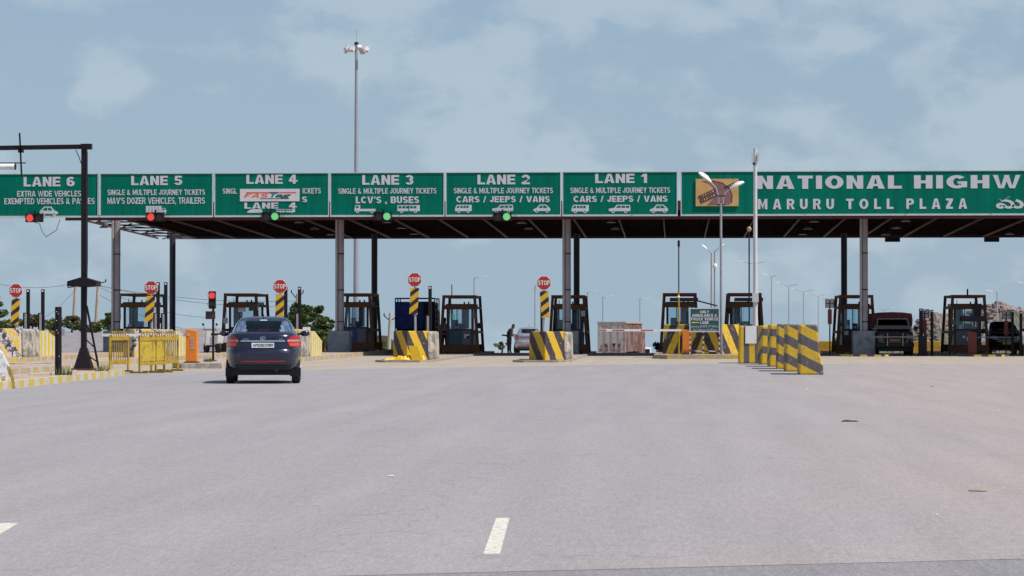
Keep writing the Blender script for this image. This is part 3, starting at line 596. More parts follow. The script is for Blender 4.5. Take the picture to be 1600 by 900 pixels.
# lane signals under the boards
M_lr = glow('signal_red', (0.80, 0.06, 0.05), 0.70); M_lg = glow('signal_green', (0.15, 0.55, 0.20), 0.75); M_off = mat('lens_off', (0.045, 0.015, 0.018), 0.25, 0.1)
def lane_signal(px, py, lit, label):
    p = at(px, py, YF - 0.16)
    r = thing('lane_signal', label, 'traffic light', (p.x, p.y, p.z - 0.2), group='signals on the canopy edge')
    MB().box((0, 0.04, 0.2), (0.80, 0.16, 0.38)).build('housing', M_black, r, bevel=0.03)
    for s, on in ((-1, lit == 'r'), (1, lit == 'g')):
        m = (M_lr if s < 0 else M_lg) if on else M_off
        ln = MB(); ln.tube((s * 0.19, -0.05, 0.2), (s * 0.19, -0.075, 0.2), 0.165, 0.14, 20); ln.build('lens', m, r)
        hd = MB()
        for j in range(9):
            a0, a1 = math.pi * j / 9, math.pi * (j + 1) / 9
            f_ = lambda a, y, rr: (s * 0.19 + rr * math.cos(a), y, 0.2 + rr * math.sin(a))
            hd.add([f_(a0, -0.04, .178), f_(a1, -0.04, .178), f_(a1, -0.16, .178), f_(a0, -0.16, .178), f_(a0, -0.04, .186), f_(a1, -0.04, .186), f_(a1, -0.16, .186), f_(a0, -0.16, .186)], [(0, 1, 2, 3), (7, 6, 5, 4), (2, 6, 7, 3), (0, 4, 5, 1)])
        hd.build('hood', M_black, r)
    MB().box((0, 0.10, 0.42), (0.06, 0.05, 0.2)).build('bracket', M_dark, r)
    return r
lane_signal(53.5, 340.5, 'r', 'twin lane signal glowing red nearest the left edge')
lane_signal(242.5, 339, 'r', 'twin lane signal glowing red below the lorry symbol')
lane_signal(423, 338, 'g', 'twin lane signal glowing green, leftmost green one, under the pasted sticker')
lane_signal(598, 338, 'g', 'twin lane signal glowing green, middle green one, right of the high mast')
lane_signal(785, 338.5, 'g', 'twin lane signal glowing green, rightmost lit one')
for px, lb in ((1394.5, 'black back of a lane signal under canopy, right of the thick front column'), (1549.5, 'black back of a lane signal under canopy near the right edge')):
    p = at(px, 373.5, YBK + 0.25); r = thing('lane_signal', lb, 'traffic light', (p.x, p.y, p.z - 0.18), group='signals facing the other way')
    MB().box((0, 0, 0.18), (0.78, 0.16, 0.30)).build('housing', M_black, r, bevel=0.03); MB().box((0, 0, 0.42), (0.3, 0.1, 0.2)).build('bracket', M_dark, r)
pts = [at(*q, YF) for q in ((50, 346), (62, 350), (66, 362), (72, 370), (78, 366), (88, 360), (94, 342))]
cbm = MB(); cbm.path([p - pts[0] for p in pts], 0.014, 5); o = cbm.build('loose_cable', M_dark, loc=pts[0]); tag(o, 'loose black cable drooping below the LANE 6 signal', 'cable')

# ------------------------------------------------------------------ toll booths
BOARD = {'a': 'left of the red pole signal', 'b': 'directly behind the dark sedan', 'c': 'beside a grey column pedestal, left of the blue lorry', 'd': 'right of the blue lorry, with green lamp', 'e': 'behind a front column, left of the STC lorry',
         'f': 'behind the small green ambulance sign', 'g': 'behind the tall white camera pole', 'h': 'left of the dark jeep', 'i': 'right of the dark jeep'}
M_cab = mat('cabin_steel', (0.035, 0.022, 0.028), 0.5, 0.2, 4)
def booth(kx, wd=1.5, dp=3.4, low=(M_teal, M_mauve), lean=0.14, yf=125.3):
    X = LX[kx]; r = thing('toll_booth', f'toll booth in brown guard frame {BOARD[kx]}', 'toll booth', (X, yf, 0.14 if kx in 'abcfg' else .045), group='toll booths under the canopy')
    hw = wd / 2; t = 0.13
    for y, f_ in ((0, 0), (dp, 1)):
        for s in (-1, 1):
            z1 = 2.68
            MB().bar((s * (hw + lean), y, 0), (s * (hw - 0.03), y, z1), t if not f_ else .11, t).build('post', M_steel_brown, r)
        MB().box((0, y, 2.66), (wd + .08, .12, .13)).build('top_beam', M_steel_brown, r)
        MB().box((0, y - .02, 2.16), (wd + .12, .10, .20 if not f_ else .10)).build('mid_beam', M_steel_brown, r)
        MB().box((0, y, 0.24), (wd + .2, .12, .34)).build('base_rail', M_steel_brown, r)
    for s in (-1, 1):
        MB().bar((s * (hw - .03), .06, 2.66), (s * (hw - .03), dp - .06, 2.66), .10, .11).build('side_beam', M_steel_brown, r)
        MB().bar((s * (hw + .0), .06, 2.13), (s * (hw + .0), dp - .06, 2.13), .10, .10).build('side_beam', M_steel_brown, r)
        MB().bar((s * (hw + .09), .06, 1.0), (s * (hw + .09), dp - .06, 1.0), .08, .12).build('side_beam', M_steel_brown, r)
    # cabin
    cw, cy0, cy1 = hw - 0.17, 0.45, dp - 0.5
    rf = MB().box((0, (cy0 + cy1) / 2, 2.24), (2 * cw + .16, cy1 - cy0 + .2, 0.16)).build('cabin_roof', M_cab, r, bevel=.02)
    for q, dx in enumerate((-.3, .12, .26)): MB().tube((dx * wd, cy0 + .3, 2.32), (dx * wd, cy0 + .3, 2.42 + .08 * (q == 0)), .035 if q else .015, n=8).build('roof_fitting', M_dark, rf)
    for s in (-1, 1):
        for y in (cy0, cy1): MB().box((s * cw, y, 1.08), (.10, .10, 2.12)).build('cabin_post', M_cab, r)
    MB().box((-cw * .40, cy0, .72), (cw * 1.06, .05, .72)).build('lower_panel', low[0], r)
    MB().box((cw * .55, cy0, .72), (cw * .78, .05, .72)).build('lower_panel', low[1], r)
    MB().box((0, cy0, .20), (2 * cw, .06, .28)).build('plinth', M_cab, r)
    MB().box((0, cy1, .62), (2 * cw - .1, .05, 1.0)).build('rear_panel', M_cab, r)
    for s in (-1, 1): MB().box((s * cw, (cy0 + cy1) / 2, .62), (.05, cy1 - cy0 - .12, 1.0)).build('side_panel', low[1] if s > 0 else M_cab, r)
    MB().box((0, cy0 + .05, 1.12), (2 * cw - .1, .3, .06)).build('counter', M_cab, r)
    vr = random.Random(ord(kx)); MB().box((cw * vr.uniform(.35, .6) * (1 if kx in 'cdefh' else -1), cy0 + .35, 1.62), (cw * vr.uniform(.4, .8), .06, .92)).build('notice_panel', vr.choice((M_mauve, M_cab, M_mauve)), r)
    MB().box((cw * .1, cy0 + .4, 1.28), (.36, .22, .26)).build('monitor', M_blue, r)
    MB().box((-cw * vr.uniform(.2, .7), cy0 + .9, 1.36), (vr.uniform(.2, .36), .12, .44)).build('chair_back', M_blue, r)
    MB().box((-cw * .25, cy0 + .02, 1.62), (.035, .05, .96)).build('mullion', M_cab, r)
    MB().box((-cw * .5, cy0 + .01, 1.62), (cw * .9, .012, .94)).build('pane', M_pane, r)
    MB().box((cw * .3, cy0 + .01, 1.62), (cw * 1.05, .012, .94)).build('pane', M_pane, r)
    MB().box((0, cy1, 1.62), (2 * cw - .1, .012, .94)).build('pane', M_pane, r)
    q = random.Random(ord(kx) * 7)
    for _ in range(q.randint(2, 4)): MB().box((q.uniform(-cw, cw) * .8, cy0 - .032, q.uniform(.5, 1.0)), (q.uniform(.12, .3), .008, q.uniform(.1, .24))).build('pasted_notice', q.choice((M_white, M_mauve, M_yel)), r)
    for _ in range(q.randint(1, 3)): MB().box((q.uniform(-cw, cw) * .7, cy0 + .12, 1.2 + q.uniform(0, .06)), (q.uniform(.12, .25), .14, q.uniform(.08, .2))).build('counter_item', q.choice((M_blue, M_dark, M_white)), r)
    MB().path([(-hw + .05, -.07, 2.6), (-hw + .02 + q.uniform(0, .1), -.08, 1.6), (-hw - .05, -.08, .5)], .012, 5).build('cable', M_dark, r)
    if q.random() < .6: MB().box((q.choice((-1, 1)) * (hw - .05), -.10, q.uniform(1.2, 1.9)), (.2, .1, .26)).build('meter_box', q.choice((M_dark, M_galv, M_mauve)), r)
    return r
LOW = {'b': (M_mauve, M_cab), 'c': (M_blue, M_mauve), 'f': (M_cab, M_cab), 'g': (M_cab, M_mauve), 'h': (M_cab, M_mauve), 'i': (M_mauve, M_cab)}
bo = {k_: booth(k_, low=LOW.get(k_, (M_teal, M_mauve))) for k_ in 'abcdefghi'}
MB().box((.95, .15, 1.3), (.30, .10, .26)).build('side_box', M_black, bo['d']); MB().box((-.35, .02, 2.95), (.04, .04, .55)).build('aerial', M_dark, bo['d'])
MB().box((-.30, .5, 1.72), (.12, .05, .22)).build('green_lamp', glow('booth_lamp_green', (.06, .5, .2), .5), bo['d'])
MB().tube((.5, 1.2, .13), (.5, 1.2, .98), .22, n=16).build('water_drum', mat('drum_blue', (.04, .09, .38), .45, .1), bo['e'])
MB().box((0, .3, 2.0), (.34, .05, .30)).build('window_card', M_white, bo['b'])
MB().box((.62, -.12, 2.05), (.42, .1, .30)).build('red_lamp_box', M_off, bo['b'])
MB().box((1.2, -.05, 1.45), (.22, .10, .26)).build('side_box', M_black, bo['a'])
for bx0 in (bo['f'], bo['g']): MB().box((0.2, .25, 2.42), (1.3, .9, .16)).build('upper_roof', M_cab, bx0)
MB().bar((.5, .1, 2.45), (1.75, .1, 2.12), .5, .06).build('lean_to_roof', M_cab, bo['f'])
MB().box((.35, -.15, 2.0), (.30, .14, .62)).build('lane_lamp', M_black, bo['i']); MB().box((.22, -.25, 1.62), (1.0, .08, .26)).build('sign_bar', mat('dark_blue_bar', (.02, .015, .045), .5, .1), bo['i'])
MB().tube((-.02, .2, 2.7), (-.02, .2, 3.0), .04, n=8).build('aerial', M_dark, bo['i'])
MB().box((.72, .05, 1.62), (.28, .1, .26)).build('side_box', M_black, bo['h'])

# ------------------------------------------------------------------ island noses
NDK = (0.045, 0.034, 0.040)
M_nose = stripes('chevron_paint', (0.60, 0.38, 0.015), NDK, 1, 0.05, 0.40, 0.52, off=.35, wear=0.26, wearc=(0.36, 0.33, 0.30), wscale=5)
M_nosew = stripes('chevron_paint_worn', (0.62, 0.42, 0.03), (0.03, 0.025, 0.035), 1, 0, 0.5, 0.60, absx=True, wear=0.62, wearc=(0.50, 0.46, 0.46), wscale=6)
M_slat = stripes('slat_paint', (0.64, 0.46, 0.03), (0.62, 0.58, 0.46), 0, 1, 0, 0.62, wear=0.1, wearc=(.3, .25, .2))
M_nconc = mat('bare_concrete', (0.44, 0.39, 0.33), 0.9, 0.3, 5, bump=.7, dirt=(0.17, 0.15, 0.14), dirt_amt=.45, dirt_scale=2.2)
def nose(X, y0, wd, ln, h, label, m=M_nose, wall=True, tip=-.14, z=0.15, rk=.66):
    r = thing('island_nose', label, 'barrier', (X, y0, z - 0.01), group='striped concrete noses before the booths')
    hw = wd / 2; rx_ = hw * rk
    pl_ = [(tip - .07, 0.07), (tip, 0), (tip + .07, 0.07), (rx_, 1.10), (rx_, 2.0), (-hw, 2.0), (-hw, 1.45), (-hw + .06, 1.2)]
    MB().slab(pl_, 0, h, 0.965).build('prow', m, r, bevel=.03)
    MB().slab([(rx_ + .005, 1.12), (hw * .80, 1.16), (hw * .95, 1.32), (hw, 1.6), (hw, ln), (-hw * .95, ln), (-hw * .95, 2.01), (rx_ + .005, 2.01)], 0, h * .985, .94).build('concrete_block', M_nconc, r, bevel=.10)
    if wall:
        b_ = MB()
        for s in (1, -1):
            xx = s * (hw - .10)
            b_.add([(xx + dx, y, z_) for dx in (-.06, .06) for y, z_ in ((ln, 0), (ln + 3.4, 0), (ln + 3.4, h * .55), (ln + 1.2, h * .92), (ln, h * .92))], [(0, 1, 2, 3, 4), (9, 8, 7, 6, 5), (0, 5, 6, 1), (1, 6, 7, 2), (2, 7, 8, 3), (3, 8, 9, 4), (4, 9, 5, 0)])
        b_.build('side_wall', M_slat, r)
    return r
nose(LX['a'] - .1, 100.2, 1.75, 3.0, 1.10, 'worn yellow and black concrete nose at far left under a STOP sign', M_nosew, tip=-.2)
nose(LX['b'], 101.0, 1.75, 3.0, 1.08, 'badly peeled black and white concrete nose behind yellow barricades', M_nosew)
nose(LX['c'], 101.0, 1.75, 3.0, 1.08, 'striped concrete nose mostly hidden behind the dark sedan')
nose(LX['d'] + .20, 100.0, 1.62, 3.2, 1.10, 'striped concrete nose with yellow sheet at its foot', wall=False, z=.06)
nose(LX['e'] + .24, 100.4, 1.62, 3.2, 1.08, 'striped concrete nose in front of the silver car', wall=False, z=.06)
nose(1.22, 113.4, 3.35, 3.0, 1.26, 'wide striped median nose behind the green ambulance sign', stripes('chevron_paint_wide', (0.66, 0.43, 0.02), NDK, 1, 0, .42, .62, absx=True, wear=.28, wearc=(.3, .26, .24), wscale=5), wall=False, tip=.80, rk=.97)

# ------------------------------------------------------------------ STOP signs
M_tape = stripes('hazard_tape', (0.70, 0.40, 0.02), (0.02, 0.016, 0.02), -0.75, 0, 1, 0.40, wear=0.0, duty=.55, rough=.5)
def stop(kx, px, py, y, label, tilt=0.0, h_board=1.0, z0=0.14):
    p = at(px, py, y); r = thing('stop_sign', label, 'stop sign', (p.x, y, z0), group='STOP signs on the islands')
    zc = p.z - z0; ro = 0.285
    MB().tube((tilt * zc * .2, .05, 0), (0, .05, zc + .1), .045, n=10).build('pole', M_galv, r)
    oc = lambda q: [(q * math.cos(math.pi * (i + .5) / 4), zc + q * math.sin(math.pi * (i + .5) / 4)) for i in range(8)]
    MB().prism(oc(ro), -.005, .012).build('rim', M_white, r)
    MB().prism(oc(ro * .93), -.012, -.001).build('face', M_red, r)
    heavy('STOP', -ro * .80, ro * .80, zc - ro * .30, zc + ro * .32, -.016, M_white, r, .21, .12)
    bt = zc - ro - .03
    b_ = MB(); b_.add([(tilt * (v - bt) + x, yy, v) for yy in (-.01, .012) for x, v in ((-.155, bt - h_board), (.155, bt - h_board), (.165, bt), (-.165, bt))], [(0, 1, 2, 3), (7, 6, 5, 4), (0, 4, 5, 1), (1, 5, 6, 2), (2, 6, 7, 3), (3, 7, 4, 0)])
    b_.build('hazard_board', M_tape, r)
    return r
stop('a', 25, 454, 102.0, 'STOP sign with hazard board at the far left edge', .06, z0=1.22)
stop('b', 236, 449.5, 102.6, 'STOP sign with hazard board above the yellow barricades', .10, z0=1.20)
stop('c', 437.5, 447.5, 102.6, 'STOP sign with hazard board just above the dark sedan', .03, z0=1.20)
stop('d', 648, 437, 101.2, 'STOP sign with hazard board in front of the blue lorry', .05, z0=1.14)
stop('e', 850, 442, 101.6, 'STOP sign with hazard board in front of the silver car', -.06, z0=1.12)

# sensor posts behind the noses
def post_pair(px, ptop, y, label, shroud=True, z0=.14, X=None, wd=.13, red=False):
    p = at(px, ptop, y); r = thing('sensor_post', label, 'post', (p.x, y, z0), group='dark sensor posts on the islands')
    MB().box((0, 0, (p.z - z0) / 2), (wd, .10, p.z - z0)).build('shaft', M_dark, r)
    MB().box((0, -.052, p.z - z0 - .07), (.07, .01, .06)).build('reflector', M_white, r)
    if shroud:
        MB().box((-.13, -.06, .86), (.10, .08, 1.72)).build('shield', M_dark, r); MB().box((-.075, -.09, .84), (.08, .05, 1.68)).build('cover_strip', M_galv, r)
    return r
post_pair(44, 452, 104.6, 'dark slim post just right of the leftmost STOP sign')
post_pair(67, 452, 107.0, 'dark slim post second right of the leftmost STOP sign')
post_pair(247, 441, 105.4, 'dark slim post touching the STOP sign above barricades')
post_pair(259, 441, 107.6, 'dark slim post with side box near the LANE 5 booth')
post_pair(446.5, 448, 104.5, 'dark slim post behind the STOP sign above the sedan', False)
post_pair(468, 448, 107.0, 'dark slim post in front of the trees right of sedan')
post_pair(672, 447, 105.0, 'dark slim post right of the blue lorry', z0=.05)
post_pair(847, 478, 104.5, 'short dark post behind the STOP sign by silver car', False, z0=.05)
post_pair(1439, 482, 121.0, 'dark post right of the jeep, left one of two', False, wd=.16, z0=-.01)
post_pair(1456, 484, 121.5, 'dark post right of the jeep, right one of two', False, wd=.12, z0=-.01)
post_pair(1582, 484, 122.0, 'dark post rising behind the car at right edge', False, wd=.12, z0=-.01)
post_pair(1595, 486, 121.0, 'dark post at the very right edge of the view', False, wd=.12, z0=-.01)

# ------------------------------------------------------------------ jersey barriers
M_jsl = stripes('jersey_slant_paint', (0.70, 0.43, 0.025), (0.12, 0.105, 0.112), .52, 0, 1, .56, wear=.36, wearc=(.26, .235, .23), wscale=6, off=.25)
M_jmess = stripes('jersey_patchy_paint', (0.70, 0.43, 0.025), (0.12, 0.10, 0.11), .1, 0.2, 1, .62, wear=.35, wearc=(.16, .14, .14), wscale=3.5, duty=.6)
M_jver = stripes('jersey_vertical_paint', (0.70, 0.43, 0.025), (0.12, 0.11, 0.12), 1, 0, 0, .40, wear=.24, wearc=(.30, .28, .28), wscale=6, off=.1)
M_jtop = mat('jersey_top_paint', (0.66, 0.47, 0.03), .7, .12, 6)
def jersey(px0, px1, pyb, pyt, ln, rz, m, label, flare=.16, y=None):
    g = G((px0 + px1) / 2, pyb); y = g.y if y is None else y
    wd = (px1 - px0) * y / F; h = at(px0, pyt, y).z
    r = thing('concrete_barrier', label, 'barrier', (g.x, y, 0), rz, group='striped concrete barriers beside the median')
    hw = wd / 2; t = hw * (1 - flare)
    MB().prism([(-hw, 0), (hw, 0), (hw - .02, h * .18), (t, h * .45), (t - .05, h), (-hw + .03, h), (-hw, h * .1)], 0, ln).build('block', m, r, bevel=.045)
    MB().box(((t - .05 - hw + .03) / 2, ln / 2, h + .006), (t + hw - .18, ln - .14, .012)).build('painted_top', M_jtop, r)
    return r
j0 = jersey(1155, 1190, 567.5, 509.5, 1.6, 0, M_jver, 'striped concrete barrier bearing a white patch, farthest in the row', .06)
MB().box((.02, -.012, 1.02), (.40, .02, .62)).build('white_patch', M_white, j0)
jersey(1190, 1211, 569.5, 509, 1.8, R(3), M_jmess, 'patchy yellow grey concrete barrier second from the back of its row', .1)
jersey(1203, 1222, 573, 507.5, 1.8, R(1), M_jmess, 'patchy concrete barrier third from the back of its row', .1)
jersey(1214, 1234, 576.5, 506.5, 1.8, R(-1), M_jsl, 'slant striped concrete barrier third from the front of its row', .1)
jersey(1228, 1254, 580.5, 507, 1.8, R(0), M_jsl, 'slant striped concrete barrier second from the front of its row', .1)
jersey(1249, 1287, 585.5, 507.5, 2.0, R(-1), M_jsl, 'nearest slant striped concrete barrier in the row, flared on its right', .36)
# near-left barrier end
g = G(8, 607)
r = thing('concrete_barrier', 'peeling white concrete barrier end with yellow edge, near left corner', 'barrier', (g.x, g.y - .02, 0), R(14.2))
MB().prism([(-1.2, 0), (.22, 0), (.19, .2), (.10, .48), (-.06, .78), (-.14, .84), (-1.0, .84)], 0, 1.9).build('block', mat('peeling_white', (0.66, 0.68, 0.70), .85, .12, 6, bump=.4, dirt=(.30, .28, .26), dirt_amt=.32, dirt_scale=7), r, bevel=.02)
MB().prism([(.228, .02), (.196, .2), (.106, .48), (.05, .48), (.15, .2), (.17, .02)], -.012, 1.88).build('edge_stripe', M_yel, r)
for xx in (-.22, -.02): MB().box((xx, -.008, .14), (.06, .02, .26)).build('foot_stripe', mat('faded_orange', (.55, .30, .08), .8, .2, 9), r)

# ------------------------------------------------------------------ yellow barricades
def barricade(px, pyb, rz, wd, label, n=7, h=1.15, filled=False, feet=True):
    g = G(px, pyb); r = thing('barricade', label, 'barricade', (g.x, g.y, 0), rz, group='yellow steel barricades')
    hw = wd / 2
    for s in (-1, 1): MB().box((s * hw, 0, h / 2 - .02), (.05, .05, h - .1)).build('upright', M_yel, r)
    MB().box((0, 0, h - .17), (wd - .05, .05, .11)).build('rail', M_yel, r); MB().box((0, 0, .28), (wd - .05, .05, .09)).build('rail', M_yel, r)
    for i in range(n):
        x = -hw + wd * (i + 1) / (n + 1); MB().tube((x, .03, .22), (x, .03, h - .05), .018, n=8).build('bar', M_yel, r)
    for i in range(n - 1):
        x0_ = -hw + wd * (i + 1) / (n + 1); x1_ = x0_ + wd / (n + 1); cxm = (x0_ + x1_) / 2
        MB().path([(cxm - (x1_ - x0_) / 2 * math.cos(t * math.pi / 5), .03, h - .05 + .09 * math.sin(t * math.pi / 5)) for t in range(6)], .017, 6).build('hoop', M_yel, r)
    if filled: MB().box((0, .0, .66), (wd - .06, .02, .62)).build('sheet', mat('dirty_yellow', (.48, .33, .03), .6, .2, 7, dirt=(.25, .16, .04), dirt_amt=.3), r)
    if feet:
        for s in (-1, 1): MB().box((s * hw, 0, .025), (.06, .62, .05)).build('foot', M_yel, r)
    return r
barricade(186, 581, R(40), .60, 'leftmost yellow barred barricade below the white boom')
barricade(231, 583, R(66), .80, 'yellow barricade with sheet filled panel, second from left', 5, filled=True)
barricade(247, 582, R(62), .60, 'yellow barricade third from left, standing close behind another', 5, filled=True)
barricade(267, 579.5, R(46), .50, 'rightmost yellow barricade, nearest the orange gate box', 6)

# ------------------------------------------------------------------ boom gates
def gate(px, pyb, z0, pxe, pya, y, label, h, mb=M_orange, boom=True, red=False, bt=.09, bm=None):
    X = at(px, 500, y).x
    r = thing('boom_gate', label, 'boom gate', (X, y, z0)); w_ = .36
    MB().add([(x, yy, z) for yy, zz in ((-.17, h), (.17, h)) for x, z in ((-w_ / 2, 0.03), (w_ / 2, 0.03), (w_ / 2, zz - .07), (-w_ / 2, zz))], [(0, 1, 2, 3), (7, 6, 5, 4), (0, 4, 5, 1), (1, 5, 6, 2), (2, 6, 7, 3), (3, 7, 4, 0)]).build('cabinet', mb, r, bevel=.015)
    MB().box((0, 0, .015), (w_ + .1, .44, .03)).build('base_plate', M_dark, r)
    if boom:
        xe = at(pxe, 500, y).x - X; zb = at(pxe, pya, y).z - z0; xs = -.19 if xe < 0 else .19
        o = MB().bar((xs, .02, zb), (xe, .02, zb), .05, bt).build('boom', bm or M_white, r)
        if red:
            for u0, u1 in ((.70, .85), (.35, .5), (.92, 1.0)): MB().box((xs + (xe - xs) * (u0 + u1) / 2, .02, zb), (abs(xe - xs) * (u1 - u0), .055, .052), m=None).build('boom_band', mat('boom_red', (.42, .06, .06), .5, .15), o)
    return r
gt = gate(300, 567, .15, 160, 523.5, 86.5, 'orange boom gate box with white arm beside yellow barricades', 1.10)
for i in range(4):
    z = .80 - i * .10
    b_ = MB(); b_.box((.04, -.178, z), (.11, .008, .018)); b_.box((.04, -.178, z - .05), (.11, .008, .016)); b_.box((.095 if i % 2 else -.01, -.178, z - .025), (.018, .008, .05)); b_.build('faded_mark', mat('faded_mark', (.62, .50, .42), .6, .1), gt)
MB().tube((-.08, -.17, .90), (-.08, -.185, .90), .035, n=12).build('lock', M_chrome, gt)
gate(1073, 553, .15, 937, 516, 112.2, 'orange boom gate with red white arm left of the ambulance sign', 1.06, red=True)
gate(1519, 553, .055, 1596, 527, 122.4, 'dark red boom gate right of the rightmost booth', 1.05, mat('gate_dark_red', (.30, .05, .03), .5, .1), bt=.05, bm=M_pedestal)
gate(1441.5, 556, -.006, 1366, 526.5, 120.4, 'slim dark boom post with thin arm before the jeep', .95, M_dark, bt=.045, bm=M_pedestal)

# signal on a pole left of the sedan
p = at(333, 561, 91); r = thing('pole_signal', 'black two lamp signal glowing red on a pole left of sedan', 'traffic light', (p.x, 91, .14))
ztop = at(333, 455, 91).z - .14
MB().tube((0, 0, 0), (0, 0, ztop - .3), .04, n=10).build('pole', M_dark, r)
MB().box((0, 0, .02), (.22, .22, .04)).build('base_plate', M_dark, r)
MB().box((-.02, -.06, ztop - .30), (.24, .16, .60)).build('housing', M_black, r, bevel=.03)
for k_, m in ((.15, M_lr), (.44, M_off)):
    MB().tube((-.02, -.14, ztop - k_), (-.02, -.16, ztop - k_), .115, .10, 18).build('lens', m, r)
    MB().tube((-.02, -.14, ztop - k_), (-.02, -.22, ztop - k_), .135, .135, 18, cap=False).build('hood', M_black, r)
MB().box((-.09, -.02, ztop - .82), (.32, .10, .27)).build('control_box', mat('control_box_paint', (.05, .022, .025), .5, .1), r)

# ------------------------------------------------------------------ height gantry, pillar (left foreground)
yg = 72.0; p = at(131, 580, yg)
gn = thing('height_gantry', 'tall black gantry post with overhead beam at left', 'gantry', (p.x, yg, .14))
zb = at(131, 232, yg).z - .14
MB().box((0, 0, (zb + .02) / 2 + .1), (.14, .14, zb - .1)).build('post', M_dark, gn)
MB().box((0, 0, .03), (.60, .5, .06)).build('base_plate', mat('rusty_plate', (.10, .035, .03), .8, .3, 9), gn)
MB().add([(s * .24, q * .2, .06) for s, q in ((-1, -1), (1, -1), (1, 1), (-1, 1))] + [(s * .085, q * .085, .62) for s, q in ((-1, -1), (1, -1), (1, 1), (-1, 1))], [(3, 2, 1, 0), (4, 5, 6, 7), (0, 1, 5, 4), (1, 2, 6, 5), (2, 3, 7, 6), (3, 0, 4, 7)]).build('base_gusset', M_dark, gn)
MB().bar((-6.2, 0, zb - .02), (.10, 0, zb + .05), .12, .12).build('beam', M_dark, gn)
MB().box((.06, 0, zb + .05), (.28, .2, .15)).build('beam_bracket', M_dark, gn)
MB().box((-6.1, 0, zb / 2), (.14, .14, zb)).build('post', M_dark, gn)
MB().bar((.08, -.02, 1.75), (.42, -.02, .02), .05, .05).build('brace', M_dark, gn)
for z in (.35, .75, 1.15): MB().bar((.05, -.02, z + .1), (.42 - z * .2, -.02, z - .1), .03, .03).build('brace_rung', M_dark, gn)
MB().path([(-.02, -.08, zb - .55), (-.12, -.09, zb - .25), (-.22, -.09, zb - .04)], .012, 6).build('cable', M_dark, gn)
MB().path([(.10, -.08, zb - .1), (.11, -.08, 3.0), (.09, -.08, 1.9)], .012, 6).build('cable', M_dark, gn)
xk = at(33.5, 232, yg).x - p.x
MB().bar((xk - .03, -.09, at(33, 208, yg).z - .14), (xk + .03, -.09, at(33, 276, yg).z - .14), .04, .04).build('hanger_rod', M_dark, gn)
MB().box((xk, -.06, zb - .03), (.14, .1, .16)).build('clamp', M_dark, gn)
zc = at(20, 255, yg).z - .14
MB().bar((xk - 1.6, -.1, zc), (xk + .15, -.1, zc), .03, .03).build('hanger_bar', M_dark, gn)
zc2 = at(20, 261, yg).z - .14; xs = at(25, 261, yg).x - p.x
MB().tube((xs - 1.0, -.12, zc2), (xs, -.12, zc2), .085, n=16).build('camera_housing', M_white, gn, smooth=True)
MB().tube((xs, -.12, zc2), (xs + .02, -.12, zc2), .088, n=16).build('lens_ring', M_dark, gn)
zh0, zh1 = at(131, 449, yg).z - .14, at(131, 433, yg).z - .14
MB().add([(-.40, -.3, zh0 + .03), (.40, -.3, zh0 + .03), (.40, .3, zh0 + .03), (-.40, .3, zh0 + .03), (-.40, -.3, zh0 + .16), (.40, -.3, zh0 + .16), (.40, .3, zh0 + .16), (-.40, .3, zh0 + .16), (0, -.3, zh1), (0, .3, zh1), (0, -.3, zh0), (0, .3, zh0)],
         [(4, 8, 10, 0), (8, 5, 1, 10), (7, 3, 11, 9), (9, 11, 2, 6), (4, 7, 9, 8), (8, 9, 6, 5), (0, 10, 11, 3), (10, 1, 2, 11), (0, 3, 7, 4), (1, 5, 6, 2)]).build('hood', M_dark, gn)
y_ = 65.0; p = at(91, 587, y_); r = thing('bollard_pillar', 'thick black pillar with bolt holes standing on the near kerb island', 'pillar', (p.x, y_, .14))
hz = at(91, 479.5, y_).z - .14
MB().tube((0, 0, 0), (0, 0, hz), .082, n=18).build('shaft', M_dark, r, smooth=True)
for i, (x, z) in enumerate(((-.02, .93), (.02, .90), (-.03, .80), (-.02, .66), (.01, .62), (.04, .28))):
    MB().tube((x, -.075, hz * z), (x, -.086, hz * z), .011, n=8).build('bolt', M_white, r)
MB().box((.125, .02, hz * .63), (.06, .06, .17)).build('sensor_box', M_galv, r)

# ------------------------------------------------------------------ ambulance board and median poles
y_ = 111.6; a_, c_ = at(1078, 482, y_), at(1124, 518, y_)
r = thing('ambulance_sign', 'small green board reading ONLY AMBULANCE on red white legs', 'sign', ((a_.x + c_.x) / 2, y_, .14))
hw = (c_.x - a_.x) / 2; z0, z1 = c_.z - .14, a_.z - .14
MB().box((0, 0, (z0 + z1) / 2), (2 * hw, .04, z1 - z0)).build('panel', M_bgreen, r)
M_cand = stripes('red_white_leg', (.55, .5, .5), (.07, .02, .03), .4, 0, 1, .22, wear=.1)
for c, d in (((0, -.005, z1), (2 * hw + .05, .05, .045)), ((0, -.005, z0), (2 * hw + .05, .05, .045)), ((-hw, -.005, (z0 + z1) / 2), (.045, .05, z1 - z0 - .045)), ((hw, -.005, (z0 + z1) / 2), (.045, .05, z1 - z0 - .045))): MB().box(c, d).build('frame', M_frame, r)
for x in (-hw, -hw * .08, hw): MB().box((x, .045, z0 / 2), (.05, .05, z0)).build('leg', M_cand, r)
MB().box((0, .045, .15), (2 * hw, .04, .05)).build('cross_bar', M_cand, r)
fz = lambda v: z1 - (z1 - z0) * v
heavy('ONLY', -hw * .32, hw * .30, fz(.21), fz(.09), -.026, M_letter, r); heavy('AMBULANCE &', -hw * .85, hw * .84, fz(.36), fz(.24), -.026, M_letter, r)
heavy('POLICE VEHICLE', -hw * .92, hw * .92, fz(.52), fz(.39), -.026, M_letter, r); heavy('LANE', -hw * .32, hw * .28, fz(.67), fz(.55), -.026, M_letter, r)
